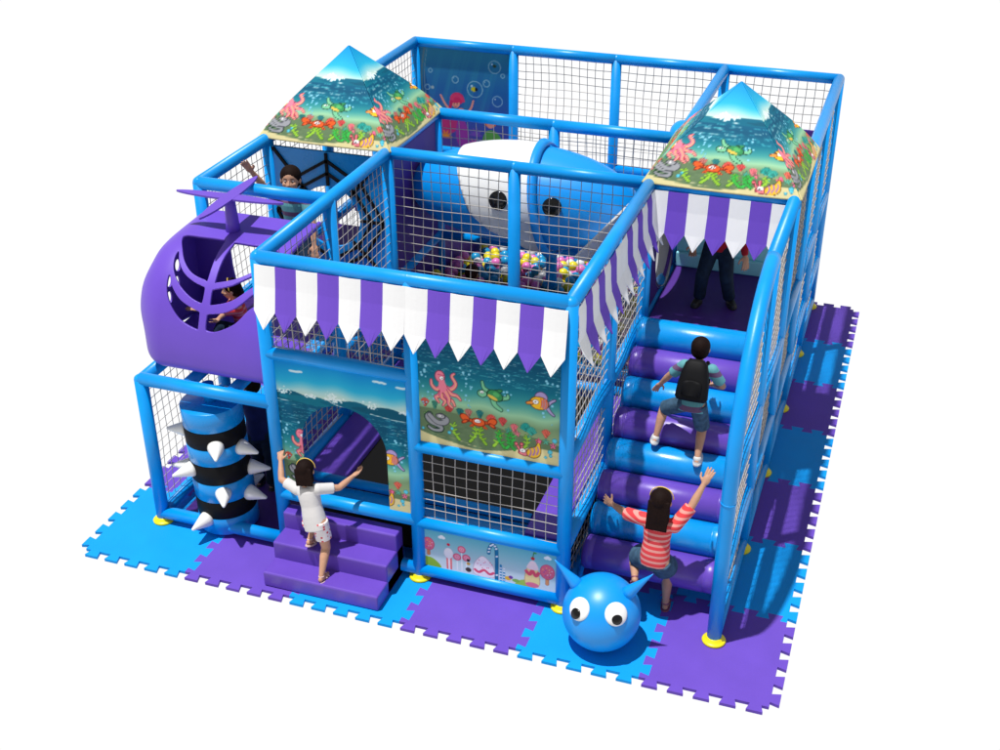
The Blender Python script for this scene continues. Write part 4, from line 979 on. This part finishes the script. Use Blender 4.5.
    # --- face
    for q in (-1, 1):
        MB().ball(hp(q * .135, .322, .01), (.046 * hH, .036 * hH, .024 * hH), 14, 10, RH).build('eye', M['eyewhite'], root)
        MB().ball(hp(q * .135, .355, .005), (.026 * hH, .014 * hH, .026 * hH), 12, 8, RH).build('iris', M['eyeblack'], root)
        MB().tcap(hp(q * .075, .372, .105), hp(q * .20, .325, .115), .014 * hH, .010 * hH, 8).build('eyebrow', M['brow'], root)
    b = MB().tcap(hp(-.075, .385, -.255), hp(0, .405, -.262), .016 * hH, .026 * hH, 8); b.tcap(hp(0, .405, -.262), hp(.075, .385, -.255), .026 * hH, .016 * hH, 8); b.build('lips', M['lip'], root)
    return root, dict(up=up, f=f, r=r, neck=neck, sh=sh, H=H, hp=hp)

UPZ = V(0, 0, 1)
# girl on the steps
person('girl in a white shirt and flowered shorts climbing the purple steps', 1.02, V(.10, 1, 0).normalized(), V(1.655, -.32, .635), V(1.575, -.25, .91), V(-.18, 1, -.10),
       [V(1.275, -.10, .97), V(1.86, -.02, .90)], [V(-.6, -.6, -.5), V(.6, -.5, -.5)], [V(1.575, -.285, .405), V(1.745, -.455, .205)], [V(-.1, 1, .1), V(.1, 1, .0)], [V(.05, .95, -.35), V(.10, 1, -.05)],
       dict(top=M['wshirt'], bottom=M['shortsprint'], shoe=M['sandal'], sandals=True, legs='shorts', hair='long', hairlen=.45, band=True, sleeve=.72, hem=-.075), arms_curl=(.9, .7))
# girl at the foot of the rollers
person('girl in a red and pink striped shirt reaching up at the foot of the rollers', 1.20, V(.05, 1, 0).normalized(), V(4.28, .13, .60), V(4.285, .17, .95), V(0, 1, .05),
       [V(3.867, .40, .81), V(4.58, .36, 1.21)], [V(-.3, -.6, -.8), V(.5, -.4, -.8)], [V(4.15, .06, .43), V(4.37, .25, .085)], [V(-.15, 1, .1), V(.1, 1, 0)], [V(-.1, .75, -.7), V(-.1, 1, 0)],
       dict(top=M['redstripe'], bottom=M['denim'], shoe=M['sandal_d'], sandals=True, legs='skirt', hair='long', hairlen=.78, band=True, sleeve=.95), arms_curl=(.25, .25), palms=(V(0, 1, -.4), V(0, 1, -.3)))
# boy with backpack
r_, d_ = person('boy with a black backpack and denim shorts climbing the middle rollers', 1.08, V(.03, 1, .0).normalized(), V(4.32, 1.06, 1.45), V(4.325, 1.20, 1.74), V(0, 1, .25),
       [V(3.99, 1.30, 1.40), V(4.44, 1.33, 1.47)], [V(-.7, -.3, .1), V(.9, -.5, -.3)], [V(4.05, 1.06, 1.07), V(4.41, .97, 1.0)], [V(-.7, 1, .5), V(.1, 1, 0)], [V(-.1, 1, -.1), V(0, 1, .05)],
       dict(top=M['tealstripe'], bottom=M['denim'], shoe=M['shoe_w'], legs='bermuda', sleeve=.8, hem=-.075), arms_curl=(.4, .9))
bk = empty('backpack', d_['neck'], 'black backpack worn by the boy climbing the middle rollers', 'backpack')
mb = MB(); u_, f_, s_ = d_['up'], d_['f'], d_['r']; c = d_['neck'] - u_ * .13 - f_ * .105
mb.rings([ering(c + u_ * h, s_, f_, w, dd, 28, 3.2) for h, w, dd in ((-.17, .03, .02), (-.165, .11, .05), (-.14, .128, .062), (-.04, .122, .068), (.06, .105, .062), (.13, .085, .05), (.16, .055, .03), (.163, .02, .01))])
mb.build('bag', M['black'], bk)
mb = MB(); mb.rings([ering(c - f_ * .062 + u_ * h, s_, f_, w, .022, 24, 3.2) for h, w in ((-.125, .02), (-.12, .075), (-.03, .078), (-.01, .06), (-.005, .02))]); mb.build('pocket', M['black'], bk)
for q in (-1, 1):
    m = MB(); P = [d_['neck'] + s_ * q * .062 - f_ * .05 - u_ * .01, d_['neck'] + s_ * q * .068 + u_ * .012, d_['neck'] + s_ * q * .07 + f_ * .06 - u_ * .05, d_['neck'] + s_ * q * .085 + f_ * .075 - u_ * .14]
    for a, b in zip(P[:-1], P[1:]): m.tcap(a, b, .016, .016, 10)
    m.build('shoulder_strap', M['black'], bk)
# child standing on the platform
person('child in dark jeans and a red shirt standing on the purple platform above the rollers', 1.2, V(.12, -1, 0).normalized(), V(4.16, 2.86, 2.03), V(4.17, 2.88, 2.4), V(.1, -1, -.1),
       [V(4.42, 2.74, 1.95), V(3.955, 2.70, 2.06)], [V(.8, .4, -.4), V(-.8, .4, -.4)], [V(4.29, 2.86, 1.515), V(4.03, 2.80, 1.515)], [V(.1, -1, 0), V(-.1, -1, 0)], [V(.45, -1, 0), V(-.15, -1, 0)],
       dict(top=M['redshirt'], bottom=M['denim_dark'], shoe=M['shoe_b'], legs='jeans', sleeve=1.0), arms_curl=(.6, .6))
# waving boy
person('boy in a turquoise shirt waving from behind the helicopter, in front of the spider web', 1.24, V(.10, -1, 0).normalized(), V(.55, 1.82, 2.06), V(.54, 1.80, 2.40), V(.30, -1, .22),
       [V(.82, 1.62, 2.0), V(.275, 1.60, 2.68)], [V(.8, .3, -.5), V(-.5, .3, -.9)], [V(.66, 1.84, 1.47), V(.48, 1.84, 1.47)], [V(.1, -1, 0), V(-.1, -1, 0)], [V(.2, -1, 0), V(-.1, -1, 0)],
       dict(top=M['tealstripe'], bottom=M['denim'], shoe=M['shoe_w'], legs='bermuda', sleeve=.6), arms_curl=(.5, .12), heads=1.08, palms=(None, V(.2, -1, .3)))
# child inside the helicopter
person('child in a red striped shirt sitting inside the purple helicopter pod', .98, V(-.75, -.55, 0).normalized(), V(.62, .66, 1.67), V(.58, .62, 1.95), V(-.9, -.5, -.05),
       [V(.34, .40, 1.93), V(.55, .36, 1.88)], [V(.3, -.3, -.9), V(.6, -.4, -.8)], [V(.42, .42, 1.57), V(.56, .36, 1.57)], [V(-.3, -.3, 1), V(0, -.4, 1)], [V(-.6, -.6, 0), V(-.2, -.8, 0)],
       dict(top=M['redstripe'], bottom=M['denim_dark'], shoe=M['shoe_b'], legs='jeans', sleeve=.9, hair='long', hairlen=.4, band=True), arms_curl=(.2, .6))
# child on the ground behind the roller
person('child in dark navy clothes standing on the floor behind the spiked roller', 1.13, V(-.35, 1, 0).normalized(), V(.60, .72, .62), V(.56, .75, .95), V(-1, .35, -.1),
       [V(.80, .90, .66), V(.36, .9, .70)], [V(.6, -.5, -.5), V(-.6, -.5, -.5)], [V(.54, .74, .075), V(.68, .72, .075)], [V(-.1, 1, 0), V(.1, 1, 0)], [V(-.2, 1, 0), V(.1, 1, 0)],
       dict(top=M['navy'], bottom=M['denim_dark'], shoe=M['shoe_b'], legs='jeans', sleeve=1.0, haircol=M['hair']), arms_curl=(.6, .6))
# child in the ball pit
person('brown haired child sitting among the balls in the ball pit', 1.0, V(.2, 1, 0).normalized(), V(1.60, 3.42, .70), V(1.60, 3.44, 1.0), V(.2, 1, -.2),
       [V(1.36, 3.6, .72), V(1.85, 3.6, .72)], [V(-.6, -.5, .2), V(.6, -.5, .2)], [V(1.5, 3.85, .64), V(1.72, 3.85, .64)], [V(0, 0, 1), V(0, 0, 1)], [V(0, 1, .3), V(0, 1, .3)],
       dict(top=M['navy'], bottom=M['denim'], shoe=M['shoe_w'], legs='bermuda', sleeve=.6, haircol=M['hair2']), arms_curl=(.5, .5))

# ------------------------------------------------------------------ light and camera
w = bpy.data.worlds.new('World'); SC.world = w; w.use_nodes = True
nt = w.node_tree; bg = nt.nodes['Background']; bg.inputs['Strength'].default_value = 1.0
tc = nt.nodes.new('ShaderNodeTexCoord'); sp = nt.nodes.new('ShaderNodeSeparateXYZ'); mr = nt.nodes.new('ShaderNodeMapRange'); mr.interpolation_type = 'SMOOTHSTEP'
nt.links.new(tc.outputs['Generated'], sp.inputs[0]); nt.links.new(sp.outputs['Z'], mr.inputs['Value'])
# white sweep below and to the horizon, dimmer studio above
for k_, v_ in (('From Min', -.12), ('From Max', .32), ('To Min', 1.02), ('To Max', .36)): mr.inputs[k_].default_value = v_
m2 = nt.nodes.new('ShaderNodeMapRange'); m2.interpolation_type = 'SMOOTHSTEP'; nt.links.new(sp.outputs['Z'], m2.inputs['Value'])
for k_, v_ in (('From Min', -.97), ('From Max', -.83), ('To Min', .32), ('To Max', 1.0)): m2.inputs[k_].default_value = v_
mm = nt.nodes.new('ShaderNodeMath'); mm.operation = 'MULTIPLY'; nt.links.new(mr.outputs['Result'], mm.inputs[0]); nt.links.new(m2.outputs['Result'], mm.inputs[1])
nt.links.new(mm.outputs[0], bg.inputs['Color'])
ld = bpy.data.lights.new('key_lamp', 'SUN'); ld.energy = 4.7; ld.angle = math.radians(1.2); ld.color = (1, .985, .96)
lo = bpy.data.objects.new('key_lamp', ld); COL.objects.link(lo); lo.location = (0, 0, 9)
lo.rotation_euler = Vector((.178, .14, -1)).to_track_quat('-Z', 'Y').to_euler()
cd_ = bpy.data.cameras.new('camera'); co = bpy.data.objects.new('camera', cd_); COL.objects.link(co)
Rw = Matrix(((0.94617219, 0.32365956, -0.00163335), (0.15860677, -0.4680513, -0.86935141), (-0.28213839, 0.82229707, -0.49419172)))
Rc = Matrix((Rw[0], -Rw[1], -Rw[2])).transposed()
co.matrix_world = Matrix.Translation(cam) @ Rc.to_4x4()
cd_.sensor_fit = 'HORIZONTAL'; cd_.sensor_width = 36; cd_.lens = 1247.92413 / 1000 * 36; cd_.clip_end = 200
SC.camera = co
vs = SC.view_settings; vs.view_transform = 'Standard'; vs.look = 'None'; vs.exposure = 0; vs.gamma = 1
